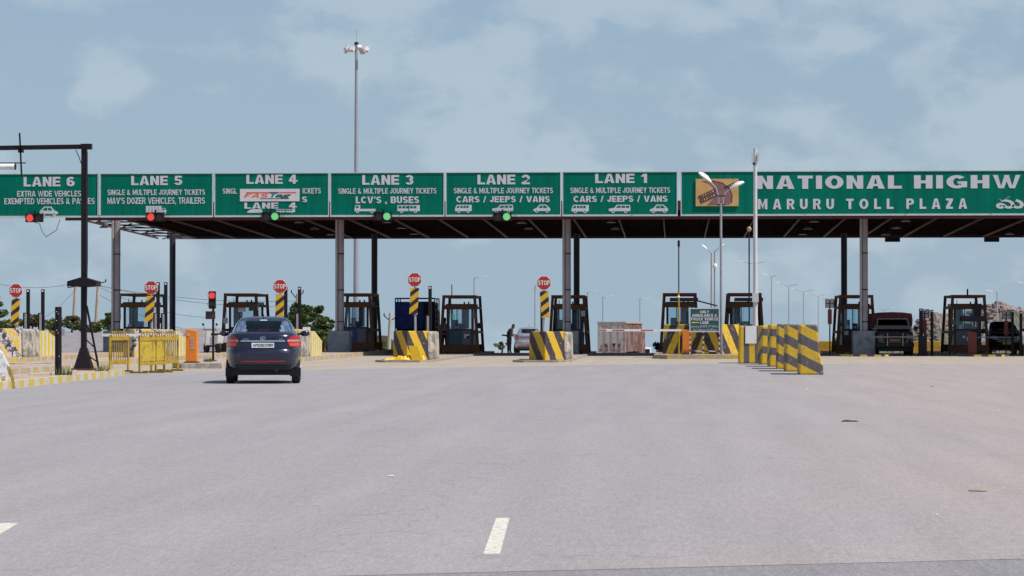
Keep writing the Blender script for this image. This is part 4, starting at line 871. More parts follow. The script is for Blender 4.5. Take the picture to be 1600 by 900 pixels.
MB().prism([(-hw * .9, fz(.61)), (-hw * .75, fz(.66)), (-hw * .75, fz(.63)), (-hw * .4, fz(.63)), (-hw * .4, fz(.59)), (-hw * .75, fz(.59)), (-hw * .75, fz(.56))], -.027, -.02).build('arrow', mat('arrow_yellow', (.75, .5, .1), .5, .1), r)
text('\u0c05\u0c02\u0c2c\u0c41\u0c32\u0c46\u0c28\u0c4d\u0c38\u0c4d \u0c2a\u0c4b\u0c32\u0c40\u0c38\u0c41', -hw * .92, hw * .92, fz(.82), fz(.71), -.026, M_letter, r); text('\u0c35\u0c3e\u0c39\u0c28\u0c2e\u0c41\u0c32 \u0c2e\u0c3e\u0c30\u0c4d\u0c17\u0c2e\u0c41', -hw * .82, hw * .82, fz(.97), fz(.86), -.026, M_letter, r)

def lamp_head(b, p, d, ln, wd):                     # cobra head along d
    d = Vector(d).normalized(); s = Vector((0, 1, 0)); u = d.cross(s).normalized()
    if u.z < 0: u = -u
    prof = [(0, .25, .35), (.12, .5, .55), (.4, .95, 1), (.75, 1, .95), (.95, .7, .55), (1, .3, .2)]
    b.loft([[Vector(p) + d * (t * ln) + s * (a * wd / 2 * math.cos(2 * math.pi * i / 10)) + u * (c * wd * .28 * (math.sin(2 * math.pi * i / 10) * (1 if math.sin(2 * math.pi * i / 10) > 0 else .35))) for i in range(10)] for t, a, c in prof])
def street_light(name, label, X, y, z0, ztop, arms, r0=.075, r1=.045, head=.75, m=M_galv, group=None, mh=M_white, hw=.26):
    r = thing(name, label, 'street light', (X, y, z0), group=group); zt = ztop - z0
    MB().tube((0, 0, 0), (0, 0, zt), r0, r1, 10).build('pole', m, r, smooth=True)
    MB().box((0, 0, .02), (.3, .3, .04)).build('base_plate', m, r)
    for dx, dz in arms:
        L_ = math.hypot(dx, dz); d = Vector((dx, 0, dz)) / L_; e = Vector((0, 0, zt)) + d * max(L_ - head, .05)
        MB().tube((0, 0, zt - .02), e, r1 * .8, r1 * .6, 8).build('arm', m, r)
        b_ = MB(); lamp_head(b_, e, d, head, hw); b_.build('lamp_head', mh, r, smooth=True)
    return r
# near double-arm light in front of the fascia
y_ = 112.6; p = at(1126.5, 318, y_)
r = thing('street_light', 'grey street light with two white heads before the poster panel', 'street light', (p.x, y_, .14), group='street lights')
MB().tube((0, 0, 0), (0, 0, p.z - .14), .058, .046, 12).build('pole', M_galv, r, smooth=True)
for py in (306, 320): MB().box((0, 0, at(1126, py, y_).z - .14), (.34, .06, .04)).build('cross_clamp', M_dark, r)
q = lambda px, py: at(px, py, y_) - Vector((p.x, y_, .14))
MB().path([q(1123, 322), q(1122.5, 306), q(1119, 294), q(1109, 283)], .028, 8).build('arm', M_galv, r); MB().path([q(1130, 322), q(1130, 310), q(1133, 302), q(1143, 294)], .028, 8).build('arm', M_galv, r)
for a_, c_ in (((1111, 285), (1091, 270)), ((1141, 295), (1163, 285))):
    b_ = MB(); A, C = q(*a_), q(*c_); lamp_head(b_, A, C - A, (C - A).length, .52); b_.build('lamp_head', M_white, r, smooth=True)
# tall white camera pole
y_ = 111.9; p = at(1180, 232, y_)
r = thing('camera_pole', 'tall pale pole with camera boxes on top beside the name board', 'pole', (p.x, y_, .14)); zt = p.z - .14
MB().tube((0, 0, 0), (0, 0, zt), .105, .075, 14).build('pole', mat('pale_pole', (.56, .55, .57), .45, .08, 3), r, smooth=True)
for x, wd, z in ((-.11, .09, -.38), (.12, .05, -.36)): MB().box((x, -.05, zt + z), (wd, .16, .36)).build('antenna_box', M_frame, r)
MB().ball((-.06, -.12, zt - .64), .06).build('camera', M_black, r)
MB().box((0, -.09, at(1180, 465, y_).z - .14), (.26, .12, .38)).build('meter_box', M_frame, r)
# yellow/black poles
for px, pt, lb, yel in ((1060.5, 376, 'thin black pole with yellow foot left of the ambulance sign', True), (1170.5, 355, 'thin black pole with tan cap beside the white camera pole', False)):
    y_ = 113.0; p = at(px, pt, y_); r = thing('signal_mast', lb, 'pole', (p.x, y_, .14), group='thin black masts on the median'); zt = p.z - .14
    zy = at(px, 452, y_).z - .14
    if yel:
        MB().tube((0, 0, 0), (0, 0, zy), .035, n=8).build('yellow_foot', M_yel, r); MB().tube((0, 0, zy), (0, 0, zt - .3), .025, n=8).build('shaft', M_dark, r)
        MB().tube((0, 0, zt - .3), (0, 0, zt - .15), .03, .065, 10).build('cap_cone', M_black, r); MB().box((0, 0, zt - .07), (.10, .10, .16)).build('cap', M_black, r)
        MB().ball((-.01, -.05, at(px, 464, y_).z - .14), .055).build('bell', M_white, r)
    else:
        MB().tube((0, 0, 0), (0, 0, zt - .15), .03, n=8).build('shaft', M_dark, r); MB().ball((0, 0, zt - .08), .1, sz=(1, 1, 1.2)).build('cap', mat('cap_tan', (.36, .25, .16), .5, .1), r)

# ------------------------------------------------------------------ street lights beyond the brow
def far_light(px, pt, y, arms, label, group='street lights along the road beyond', **k):
    p = at(px, pt, y); return street_light('street_light', label, p.x, y, crest(y) - .01, p.z, arms, group=group, **k)
p0 = dict(r0=.085, r1=.05, head=.8, hw=.2, mh=mat('lamp_head_grey', (.42, .43, .45), .5, .1))
far_light(1178, 412, 256, ((-1.8, .30), (1.75, .35)), 'double arm street light partly behind the white camera pole', **p0)
far_light(1205.5, 433, 290, ((-1.05, .42), (1.2, .5)), 'double arm street light just right of the white pole', **p0)
far_light(1232.5, 447, 312, ((-1.75, .55), (1.8, .38)), 'second double arm street light from the white pole', **p0)
far_light(1255.5, 456, 365, ((-2.0, .6), (2.0, .45)), 'third double arm street light from the white pole', **p0)
far_light(1278.5, 463, 420, ((-2.2, .6), (1.9, .5)), 'fourth double arm street light from the white pole', **p0)
far_light(1296, 468.5, 480, ((-2.0, .5), (2.0, .5)), 'farthest double arm street light left of the jeep booth', **p0)
far_light(741, 434, 230, ((1.2, .12),), 'single arm street light above the LANE 2 booth', **p0)
far_light(918, 457, 250, ((1.0, .15),), 'single arm street light peeking from behind the LANE 1 booth', **p0)
far_light(942, 464, 262, ((1.1, .10),), 'single arm street light left above the STC lorry', **p0)
far_light(1000, 467, 270, ((.95, .06),), 'single arm street light right above the STC lorry', **p0)
far_light(836, 446, 235, ((.3, .05),), 'thin street light pole left of the STOP sign by silver car', r0=.07, r1=.05, head=.2)
far_light(1558, 456, 240, ((-1.1, .12),), 'single arm street light before the rocky hill', **p0)
far_light(1381, 484, 470, ((-2.0, .5), (1.7, .4)), 'double arm street light above the jeep roof', **p0)
far_light(1606, 444, 240, ((-1.1, .2),), 'single arm street light reaching in at the right edge', **p0)
for px, pt, y, lb in ((1111.5, 381, 150, 'slim twin light pole behind the near street light, left pole'), (1116.5, 390, 151, 'slim light pole with white camera dome behind the near street light')):
    p = at(px, pt, y); r = street_light('street_light', lb, p.x, y, crest(y) - .01, p.z - (.5 if px < 1113 else .1), ((-.55, .45),) if px < 1113 else ((.55, .40),), r0=.06, r1=.04, head=.42, group='street lights along the road beyond')
    if px > 1113: MB().ball((.02, -.1, at(px, 416, y).z - crest(y)), .13, sz=(1, 1, 1.4)).build('camera_dome', M_white, r)
# high mast
y_ = 230.0; p = at(557, 68, y_); zb_ = crest(y_) - .01
r = thing('high_mast', 'very tall floodlight mast rising behind the LANE 3 board', 'floodlight mast', (p.x, y_, zb_)); zt = p.z - zb_
MB().tube((0, 0, 0), (0, 0, zt), .30, .12, 16).build('mast', mat('mast_grey', (.36, .36, .42), .45, .1, .5, metal=.3), r, smooth=True)
MB().tube((0, 0, zt), (0, 0, zt + 1.25), .02, n=6).build('lightning_rod', M_galv, r)
MB().tube((0, 0, zt - .1), (0, 0, zt + .12), .22, .16, 10).build('head_cap', M_dark, r)
zr = at(557, 76, y_).z - zb_
ringp = [(.75 * math.cos(2 * math.pi * i / 16), .75 * math.sin(2 * math.pi * i / 16), zr) for i in range(17)]
MB().path(ringp, .03, 6).build('carriage_ring', M_galv, r)
for i in range(4): MB().bar((0, 0, zr), (.75 * math.cos(i * math.pi / 2 + .4), .75 * math.sin(i * math.pi / 2 + .4), zr), .05).build('spoke', M_galv, r)
for i, a in enumerate((0.3, 1.1, 2.0, 2.9, 3.7, 4.4, 5.1, 5.8)):
    c = Vector((.95 * math.cos(a), .95 * math.sin(a), zr + (-.15 if i % 2 else .05))); rm = Matrix.Rotation(a, 3, 'Z') @ Matrix.Rotation(R(50), 3, 'Y')
    f_ = MB().box(c, (.46, .50, .22), m=rm, top=(.7, .7)).build('floodlight', mat('flood_grey', (.55, .52, .54), .4, .1), r)
    MB().box(c - rm @ Vector((0, 0, .12)), (.40, .44, .02), m=rm).build('lens', mat('flood_glass', (.55, .45, .42), .2, .05), f_)

# ------------------------------------------------------------------ cars
def ztab(tab, z):
    for a, c in zip(tab, tab[1:]):
        if z <= c[0]:
            t = (z - a[0]) / (c[0] - a[0]); t = max(0, t); return [a[i] + (c[i] - a[i]) * t for i in range(1, 4)]
    return list(tab[-1][1:4])
class Shell:                                          # stacked plan outlines: z -> rear y, front y, half width
    def __init__(s, tab, n=4.5): s.tab = tab; s.n = n
    def pt(s, z, th, off=0.0):
        y0, y1, hw = ztab(s.tab, z); hl = (y1 - y0) / 2; c, d = math.cos(th), math.sin(th); e = 2 / s.n
        x = hw * math.copysign(abs(c) ** e, c); y = math.copysign(abs(d) ** e, d)
        p = Vector((x, (y0 + y1) / 2 + hl * y, z))
        if off:
            g = Vector((math.copysign(abs(c) ** (2 - e), c) / hw, math.copysign(abs(d) ** (2 - e), d) / hl, 0)); p += g.normalized() * off
        return p
    def th_rear(s, z, x):                              # angle whose point on the rear face has this x
        hw = ztab(s.tab, z)[2]; u = max(-.9999, min(.9999, x / hw)); c = math.copysign(abs(u) ** (s.n / 2), u); return -math.acos(c)
    def th_front(s, z, x): return -s.th_rear(z, x)
    def ring(s, z, N=72): return [s.pt(z, 2 * math.pi * i / N) for i in range(N)]
    def patch(s, zs, x0, x1, off=.008, k=10, front=False):
        b_ = MB(); rows = []
        for z in zs:
            f_ = s.th_front if front else s.th_rear; ta, tb = f_(z, x0 if not callable(x0) else x0(z)), f_(z, x1 if not callable(x1) else x1(z))
            rows.append([s.pt(z, ta + (tb - ta) * i / k, off) for i in range(k + 1)])
        return b_.grid(rows)
def lin(a, b_, n): return [a + (b_ - a) * i / n for i in range(n + 1)]
def wheel(r, x, y, rad=.30, wd=.19, side=1):
    t = MB(); t.loft([[(x + dx, y + rr * math.cos(2 * math.pi * i / 24), rad + rr * math.sin(2 * math.pi * i / 24)) for i in range(24)] for dx, rr in ((-wd / 2, rad * .88), (-wd * .38, rad), (wd * .38, rad), (wd / 2, rad * .88))])
    wh = t.build('wheel', M_tyre, r, smooth=True)
    h = MB(); xo = x + side * (wd / 2 + .004); h.tube((xo - side * .03, y, rad), (xo, y, rad), rad * .64, rad * .60, 20); h.build('rim', M_rim, wh)
    return wh
def car_paint(name, c, rough=.22, metal=.3):
    m = mat(name, c, rough, .05, 3, metal=metal); m.node_tree.nodes['Principled BSDF'].inputs['Coat Weight'].default_value = .8; m.node_tree.nodes['Principled BSDF'].inputs['Coat Roughness'].default_value = .06; return m
M_tail = glow('tail_red', (.33, .010, .013), .04); M_tailw = mat('tail_clear', (.46, .25, .25), .2, .05); M_tailo = glow('tail_orange', (.62, .07, .02), .06)
BODY = [(.34, .08, 3.88, .815), (.40, .03, 3.94, .838), (.55, 0.0, 3.98, .846), (.72, 0.0, 3.98, .846), (.77, .05, 3.97, .845), (.82, .085, 3.95, .843), (.95, .095, 3.80, .838), (1.05, .11, 3.42, .822), (1.12, .135, 3.12, .80), (1.17, .18, 2.98, .775), (1.195, .27, 2.9, .73)]
CAB = [(1.17, .50, 2.85, .735), (1.22, .58, 2.75, .715), (1.38, .88, 2.35, .645), (1.47, 1.08, 2.06, .585), (1.53, 1.25, 1.90, .525), (1.56, 1.38, 1.80, .45), (1.578, 1.50, 1.70, .32)]
def saloon(name, label, paint, loc, rz, plate=None, rear_only=False, hatch=False, group=None):
    r = thing(name, label, 'car', loc, rz, group=group)
    sb, cb = Shell(BODY, 4.6), Shell(CAB, 5.0)
    zz = [.34, .37, .40, .47, .55, .64, .70, .72, .745, .77, .795, .82, .88, .95, 1.0, 1.05, 1.09, 1.12, 1.15, 1.17, 1.185, 1.195]
    b_ = MB(); b_.loft([sb.ring(z) for z in zz]); b_.build('body', paint, r, smooth=True)
    # greenhouse: roof and pillars in paint, four window bands in glass
    N = 96; zc_ = [1.175, 1.215, 1.27, 1.32, 1.37, 1.42, 1.47, 1.50, 1.53, 1.55, 1.565, 1.578]; rings = [cb.ring(z, N) for z in zc_]
    fr, gr, gf, gs1, gs2 = MB(), MB(), MB(), MB(), MB(); 
    for k in range(len(zc_) - 1):
        for i in range(N):
            q = [rings[k][i], rings[k][(i + 1) % N], rings[k + 1][(i + 1) % N], rings[k + 1][i]]
            th = (2 * math.pi * (i + .5) / N); c = sum(q, Vector()) / 4; dst = fr
            if 1 <= k <= 5:
                y0, y1, hw = ztab(CAB, c.z)
                if abs(c.x) < hw * .86 and c.y < (y0 + y1) / 2: dst = gr
                elif abs(c.x) < hw * .90: dst = gf
                elif y0 + .22 < c.y < y1 - .16 and abs(c.y - (y0 + y1) / 2) > .04: dst = gs1 if c.x < 0 else gs2
            dst.add(q, [(0, 1, 2, 3)])
    fr.add(rings[-1], [tuple(range(N))]); fr.build('roof', paint, r, smooth=True)
    gr.build('rear_window', M_glass, r, smooth=True); gf.build('windscreen', M_glass, r, smooth=True); gs1.build('side_window', M_glass, r, smooth=True); gs2.build('side_window', M_glass, r, smooth=True)
    M_seat = mat('seat_fabric', (.05, .045, .045), .9, .2)
    for x in (-.35, .35):
        MB().box((x, 1.95, .98), (.48, .14, .70), top=(.8, .8)).build('seat', M_seat, r); MB().box((x, 1.98, 1.38), (.24, .09, .18)).build('headrest', M_seat, r); MB().box((x, .98, 1.24), (.22, .09, .12)).build('headrest', M_seat, r)
    MB().box((0, .98, .90), (1.2, .14, .40)).build('rear_seat', M_seat, r); MB().box((0, .75, 1.17), (1.1, .4, .03)).build('parcel_shelf', M_seat, r)
    MB().box((0, 1.9, .31), (1.40, 3.2, .22)).build('underbody', M_black, r)
    for s in (-1, 1):
        for y in (.72, 3.19): wheel(r, s * .735, y, .295, .19, s)
        MB().box((s * .72, .40, .27), (.24, .02, .20)).build('mud_flap', M_black, r)
        q = MB(); q.ball((s * .93, 2.42, 1.17), .10, sz=(1.1, .55, .75)); q.build('door_mirror', paint, r, smooth=True); MB().bar((s * .72, 2.45, 1.15), (s * .86, 2.44, 1.16), .05).build('mirror_arm', M_black, r)
    for s in (-1, 1):                                   # tail lamps wrap the corner
        xo = lambda z: s * (.838)
        xin = lambda z: s * (.54 + .11 * (abs(z - .99) / .135) ** 2)
        o = sb.patch(lin(.855, 1.125, 8), xin, xo, .010, 14).build('tail_lamp', M_tail, r, smooth=True)
        sb.patch(lin(.985, 1.03, 2), lambda z: s * .54, lambda z: s * .80, .014, 8).build('clear_lens', M_tailw, o); sb.patch(lin(.885, .955, 2), lambda z: s * .58, lambda z: s * .79, .014, 8).build('indicator_lens', M_tailo, o)
        sb.patch(lin(.51, .54, 1), s * .08, s * .48, .006, 8).build('bumper_reflector', mat('reflector_red', (.35, .03, .03), .3, .05), r)
    sb.patch(lin(.985, 1.015, 1), -.49, .49, .014, 12).build('chrome_strip', M_chrome, r)
    for z0_, z1_, xa_, xb_ in ((.768, .776, -.80, .80), (1.168, 1.174, -.62, .62)): sb.patch([z0_, z1_], xa_, xb_, .003, 14).build('shut_line', M_black, r)
    for s in (-1, 1): sb.patch(lin(.78, .86, 2), lambda z: s * .615, lambda z: s * .622, .004, 1).build('shut_line', M_black, r)
    sb.patch(lin(.86, .965, 2), -.33, .33, -.004, 6).build('plate_recess', M_black, r)
    sb.patch(lin(.495, .545, 1), -.10, .10, .012, 6).build('fog_lamp', M_tail, r)
    sb.patch(lin(.35, .45, 3), -.62, .62, .004, 12).build('bumper_insert', M_black, r)
    MB().box((0, .66, 1.245), (.26, .02, .035)).build('brake_lamp', M_tail, r)
    MB().tube((0, 1.5, 1.57), (-.03, 1.3, 1.71), .008, n=5).build('aerial', M_black, r)
    MB().tube((.3, .25, .31), (.3, .12, .31), .035, n=10).build('exhaust', mat('exhaust_steel', (.08, .06, .06), .5, .2, metal=.5), r)
    if plate:
        yb = sb.pt(.90, -math.pi / 2).y
        pb = MB().box((0, yb - .012, .90), (.50, .02, .115)).build('number_plate', M_white, r); text(plate, -.225, .225, 0.865, .935, yb - .024, M_black, r, bold=.02, name='plate_lettering')
        eb = MB(); eb.path([(.055 * math.cos(2 * math.pi * i / 16), yb + .002, 1.068 + .036 * math.sin(2 * math.pi * i / 16)) for i in range(17)], .007, 5); eb.box((0, yb + .002, 1.068), (.012, .012, .06)); eb.build('emblem', M_chrome, r)
        text('ZEST', -.44, -.31, 1.03, 1.055, yb - .006, M_chrome, r, name='badge'); text('XMS', .36, .45, 1.03, 1.055, yb - .004, M_chrome, r, name='badge')
        cb.patch([1.482, 1.496], -.08, .08, .006, 4).build('screen_sticker', M_white, r)
    for s in (-1, 1): sb.patch(lin(.72, .90, 3), lambda z: s * .46, lambda z: s * .82, .008, 10, front=True).build('headlamp', mat('headlamp_glass', (.35, .36, .38), .1, .05), r)
    sb.patch(lin(.40, .52, 2), -.5, .5, .008, 8, front=True).build('grille', M_black, r); sb.patch(lin(.50, .60, 1), -.22, .22, .016, 4, front=True).build('front_plate', mat('plate_yellow', (.45, .30, .03), .5, .1) if hatch else M_white, r)
    return r
p = at(410.5, 600, 62.2)
saloon('sedan', 'dark blue sedan seen from behind on the open road', car_paint('paint_midnight', (.011, .013, .038)), (p.x, 62.2, 0), R(7.6), plate='AP02BD5989').scale = (1.045, 1, 1)
y_ = 156.0; p = at(824.5, 555, y_)
saloon('silver_car', 'silver car seen from behind beyond a striped nose', car_paint('paint_silver', (.40, .39, .44), .3, .5), (p.x, y_, crest(y_ + 1.5) - .01), 0)
y_ = 126.5; p = at(1574, 555, y_)
saloon('dark_car', 'dark car facing the camera at the right edge', car_paint('paint_black', (.012, .008, .010)), (p.x, y_ + 3.9, crest(y_ + 2) - .02), math.pi, hatch=True)

# jeep with tarpaulin, facing us
y_ = 121.4; p = at(1398.5, 555, y_)
r = thing('jeep', 'dark maroon jeep with tarpaulin top facing the camera under the canopy', 'jeep', (p.x, y_, -.005))
M_mar = car_paint('paint_maroon', (.035, .008, .012), .35, .1); M_tarp = mat('tarpaulin', (.10, .018, .025), .8, .2, 5)
jb = Shell([(.35, .1, 3.9, .80), (.5, .02, 3.95, .86), (.75, 0, 3.97, .88), (.98, .03, 3.97, .87), (1.06, .10, 3.96, .85)], 9); b_ = MB(); b_.loft([jb.ring(z) for z in (.35, .42, .5, .62, .75, .88, .98, 1.03, 1.06)]); b_.build('body', M_mar, r, smooth=True)
b_ = MB(); b_.slab([(-.84, 1.15), (.84, 1.15), (.84, 3.9), (-.84, 3.9)], 1.05, 1.36, 1.0); b_.build('cab', M_mar, r)
M_scr = glass('jeep_screen', (.3, .35, .35), .35)
ws = [(-.78, 1.08, 1.08), (.78, 1.08, 1.08), (.66, 1.45, 1.66), (-.66, 1.45, 1.66)]
MB().add(ws, [(0, 1, 2, 3)]).build('windscreen', M_scr, r)
b_ = MB()
for a, c in ((0, 3), (1, 2), (3, 2)): b_.tube(ws[a], ws[c], .035, n=8)
b_.build('screen_frame', mat('screen_trim', (.22, .2, .21), .5, .1), r)
b_ = MB(); b_.loft([[(x * k, y, z) for x, z in ((-.90, 1.30), (-.92, 1.62), (-.88, 1.90), (-.45, 1.955), (0, 1.97), (.45, 1.955), (.88, 1.90), (.92, 1.62), (.90, 1.30))] for y, k in ((1.5, 1), (2.6, 1.01), (3.95, 1))]); b_.build('tarpaulin_top', M_tarp, r, smooth=True)
jb.patch(lin(.62, .98, 3), -.50, .50, .012, 6).build('grille', M_black, r)
for x in lin(-.42, .42, 6): MB().box((x, -.03, .80), (.03, .02, .34)).build('grille_bar', M_dark, r)
for s in (-1, 1):
    MB().tube((s * .64, .01, .84), (s * .64, -.035, .84), .10, .09, 16).build('headlamp', mat('headlamp_dim', (.10, .10, .11), .15, .05), r)
    MB().bar((s * .34, -.10, .45), (s * .34, -.10, 1.02), .035).build('bull_bar', mat('bull_bar_steel', (.3, .3, .31), .3, .1, metal=.6), r)
    for y in (.75, 3.2): wheel(r, s * .76, y, .34, .2, s)
    q = MB(); q.ball((s * 1.02, 1.1, 1.22), .12, sz=(.8, .4, 1)); q.build('door_mirror', M_black, r); MB().bar((s * .80, 1.15, 1.15), (s * .98, 1.12, 1.2), .03).build('mirror_arm', M_black, r)
MB().box((0, -.02, .48), (1.70, .12, .18)).build('bumper', M_black, r, bevel=.02); MB().box((0, -.05, .70), (.5, .02, .11)).build('number_plate', mat('plate_orange', (.30, .10, .03), .5, .1), r)
MB().box((0, 2, .33), (1.5, 3.6, .26)).build('chassis', M_black, r)
MB().box((0, 1.9, 1.2), (1.3, .12, .5)).build('seat', M_black, r); MB().box((0, 3.8, 1.6), (1.7, .04, .6)).build('rear_flap', M_tarp, r)  # rear flap: unseen panel, added to block back-light through the windscreen

# STC container lorry going down the far slope, turned a little
y_ = 218.0; p = at(934, 503, y_); zg = crest(y_)
r = thing('container_lorry', 'weathered grey box lorry marked STC with rust red side', 'lorry', (p.x, y_, zg), R(-12))
wd, ht = 2.30, 3.2; ln = 6.2
M_stc = mat('lorry_grey', (.47, .43, .42), .8, .15, 2, dirt=(.22, .14, .12), dirt_amt=.3, dirt_scale=2); M_rust = mat('lorry_red', (.165, .065, .055), .8, .3, 3, dirt=(.25, .19, .175), dirt_amt=.4, dirt_scale=1.5)
MB().box((wd / 2, ln / 2 + .02, (ht + .9) / 2 - .05), (wd - .06, ln - .04, ht - .9)).build('box_body', M_rust, r)
for s in (0, 1): MB().box((wd * (.25 + .5 * s), -.02, (ht + .75) / 2), (wd / 2 - .015, .06, ht - .80)).build('rear_door', M_stc, r)
for x in (.03, .56, 1.13, 1.72, 2.26): MB().box((x, -.06, (ht + .75) / 2), (.035, .03, ht - .85)).build('locking_bar', mat('lorry_bar', (.26, .22, .22), .6, .15), r)
MB().box((wd / 2, ln / 2 - .02, ht), (wd + .08, ln + .12, .14)).build('roof_cap', mat('lorry_cap', (.36, .31, .275), .8, .2, 3), r)
for y in lin(.4, ln - .3, 12): MB().box((wd - .02, y, (ht + .8) / 2), (.05, .06, ht - 1.0)).build('side_rib', M_rust, r)
heavy('S', .60, .86, 1.16, 1.50, -.085, M_black, r, .27); heavy('T', 1.20, 1.52, 1.18, 1.50, -.085, M_black, r, .27); heavy('C', 1.70, 1.98, 1.18, 1.50, -.085, M_black, r, .27)
M_smud = mat('lorry_rust_mark', (.25, .12, .10), .8, .2)
for x in (.28, .75, 1.35, 1.8): MB().box((x, -.075, .98), (.26, .01, .26), m=Matrix.Rotation(R(35 * (x > 1)), 3, 'Y')).build('worn_mark', M_smud, r)
for x in (.3, 2.0):
    for y in (1.0, 5.0): MB().tube((x - .14, y, .48), (x + .14, y, .48), .48, n=20).build('wheel', M_tyre, r)
MB().box((wd / 2, ln / 2, .72), (1.0, ln, .2)).build('chassis', M_black, r)
MB().box((wd / 2, ln + .9, 1.6), (2.1, 1.5, 2.0)).build('cab', M_rust, r, bevel=.1)
y_ = 260; p = at(1009, 547, y_); r = thing('far_van', 'tiny white van beyond the STC lorry', 'van', (p.x, y_, crest(y_)))
MB().box((0, 1.5, 1.0), (1.0, 3, 1.5)).build('body', M_white, r, bevel=.1)
MB().box((0, -.01, 1.35), (.8, .03, .5)).build('rear_window', M_black, r)
for s in (-1, 1):
    for y in (.5, 2.4): MB().tube((s * .42, y, .28), (s * .52, y, .28), .28, n=16).build('wheel', M_tyre, r)
# small lorry with blue tarpaulin in lane 3
y_ = 131.0; p = at(648.5, 500, y_); zg = crest(y_) - .01
r = thing('blue_lorry', 'small lorry with blue sheeted cage body behind a STOP sign', 'lorry', (p.x, y_, zg)); hw = .97; zt = at(648, 466, y_).z - zg
M_btarp = mat('blue_tarpaulin', (.03, .065, .30), .7, .35, 3); M_ytail = mat('tailboard_ochre', (.38, .19, .02), .6, .2, 5, dirt=(.12, .06, .03), dirt_amt=.3)
MB().box((-.26, -.06, 1.88), (1.36, .04, 1.32)).build('rear_sheet', M_btarp, r)
for k in range(5): MB().tube((-.92, -.08, 1.32 + .27 * k), (.40, -.08, 1.34 + .27 * k), .03, n=6).build('sheet_fold', M_btarp, r)
for s in (-1, 1):
    for y in (0, 1.2, 2.4): MB().box((s * hw, y, (zt + .7) / 2), (.05, .05, zt - .7)).build('cage_post', M_dark, r)
    for z in lin(1.3, zt - .03, 5): MB().box((s * hw, 1.2, z), (.03, 2.4, .03)).build('cage_rail', M_dark, r)
MB().box((0, 1.22, zt), (2 * hw + .05, 2.5, .04)).build('cage_top', M_dark, r) if False else None
for y in (0, 2.4): MB().box((0, y, zt), (2 * hw, .05, .05)).build('cage_top_rail', M_dark, r)
MB().box((.55, .03, 1.9), (.8, .03, 1.3)).build('cage_gate', M_dark, r)
MB().box((0, 1.25, 1.62), (1.86, 2.2, 1.75)).build('covered_load', mat('load_dark', (.02, .02, .025), .9, .2), r)
MB().box((0, -.02, .92), (2 * hw, .06, .42)).build('tailboard', M_ytail, r); MB().box((0, 1.2, .66), (2 * hw, 2.5, .12)).build('floor', M_dark, r)
for s in (-1, 1):
    MB().tube((s * .70, .5, .36), (s * .92, .5, .36), .36, n=20).build('wheel', M_tyre, r); MB().tube((s * .70, 3.2, .36), (s * .92, 3.2, .36), .36, n=20).build('wheel', M_tyre, r)
    MB().box((s * .80, -.05, .60), (.2, .03, .10)).build('tail_lamp', M_tail, r)
MB().box((0, 3.2, 1.3), (1.8, 1.4, 1.7)).build('cab', M_ytail, r, bevel=.12); MB().box((0, 1.5, .5), (.8, 3.6, .16)).build('chassis', M_black, r)

# parked scooter by the booth left of the sedan
p = at(341, 545, 117.5); r = thing('scooter', 'white and black scooter parked by the booth left of sedan', 'scooter', (p.x, 117.5, .14), R(35))
M_sw = mat('scooter_white', (.68, .68, .68), .3, .05)
for y in (0, 1.2): 
    wh = MB(); wh.tube((-.05, y, .24), (.05, y, .24), .24, n=18); wh.build('wheel', M_tyre, r)
MB().add([(s * .16, y, z) for s in (-1, 1) for y, z in ((-.2, .42), (.55, .35), (.6, .70), (-.28, .80))], [(0, 1, 2, 3), (7, 6, 5, 4), (0, 4, 5, 1), (1, 5, 6, 2), (2, 6, 7, 3), (3, 7, 4, 0)]).build('rear_body', M_sw, r, bevel=.04)
MB().box((0, .15, .82), (.26, .75, .10)).build('seat', M_black, r, bevel=.03); MB().box((0, .8, .30), (.3, .5, .08)).build('floorboard', M_black, r); MB().bar((0, 1.05, .3), (0, .92, 1.0), .30, .10).build('front_shield', M_sw, r)
MB().tube((0, 1.2, .24), (0, .9, 1.0), .03, n=8).build('fork', M_dark, r); MB().tube((-.34, .88, 1.02), (.34, .88, 1.02), .02, n=8).build('handlebar', M_dark, r)
for s in (-1, 1): MB().bar((s * .25, .88, 1.02), (s * .32, .86, 1.22), .012).build('mirror_stem', M_dark, r); MB().ball((s * .33, .86, 1.26), .06, sz=(1, .4, 1)).build('mirror', M_black, r)

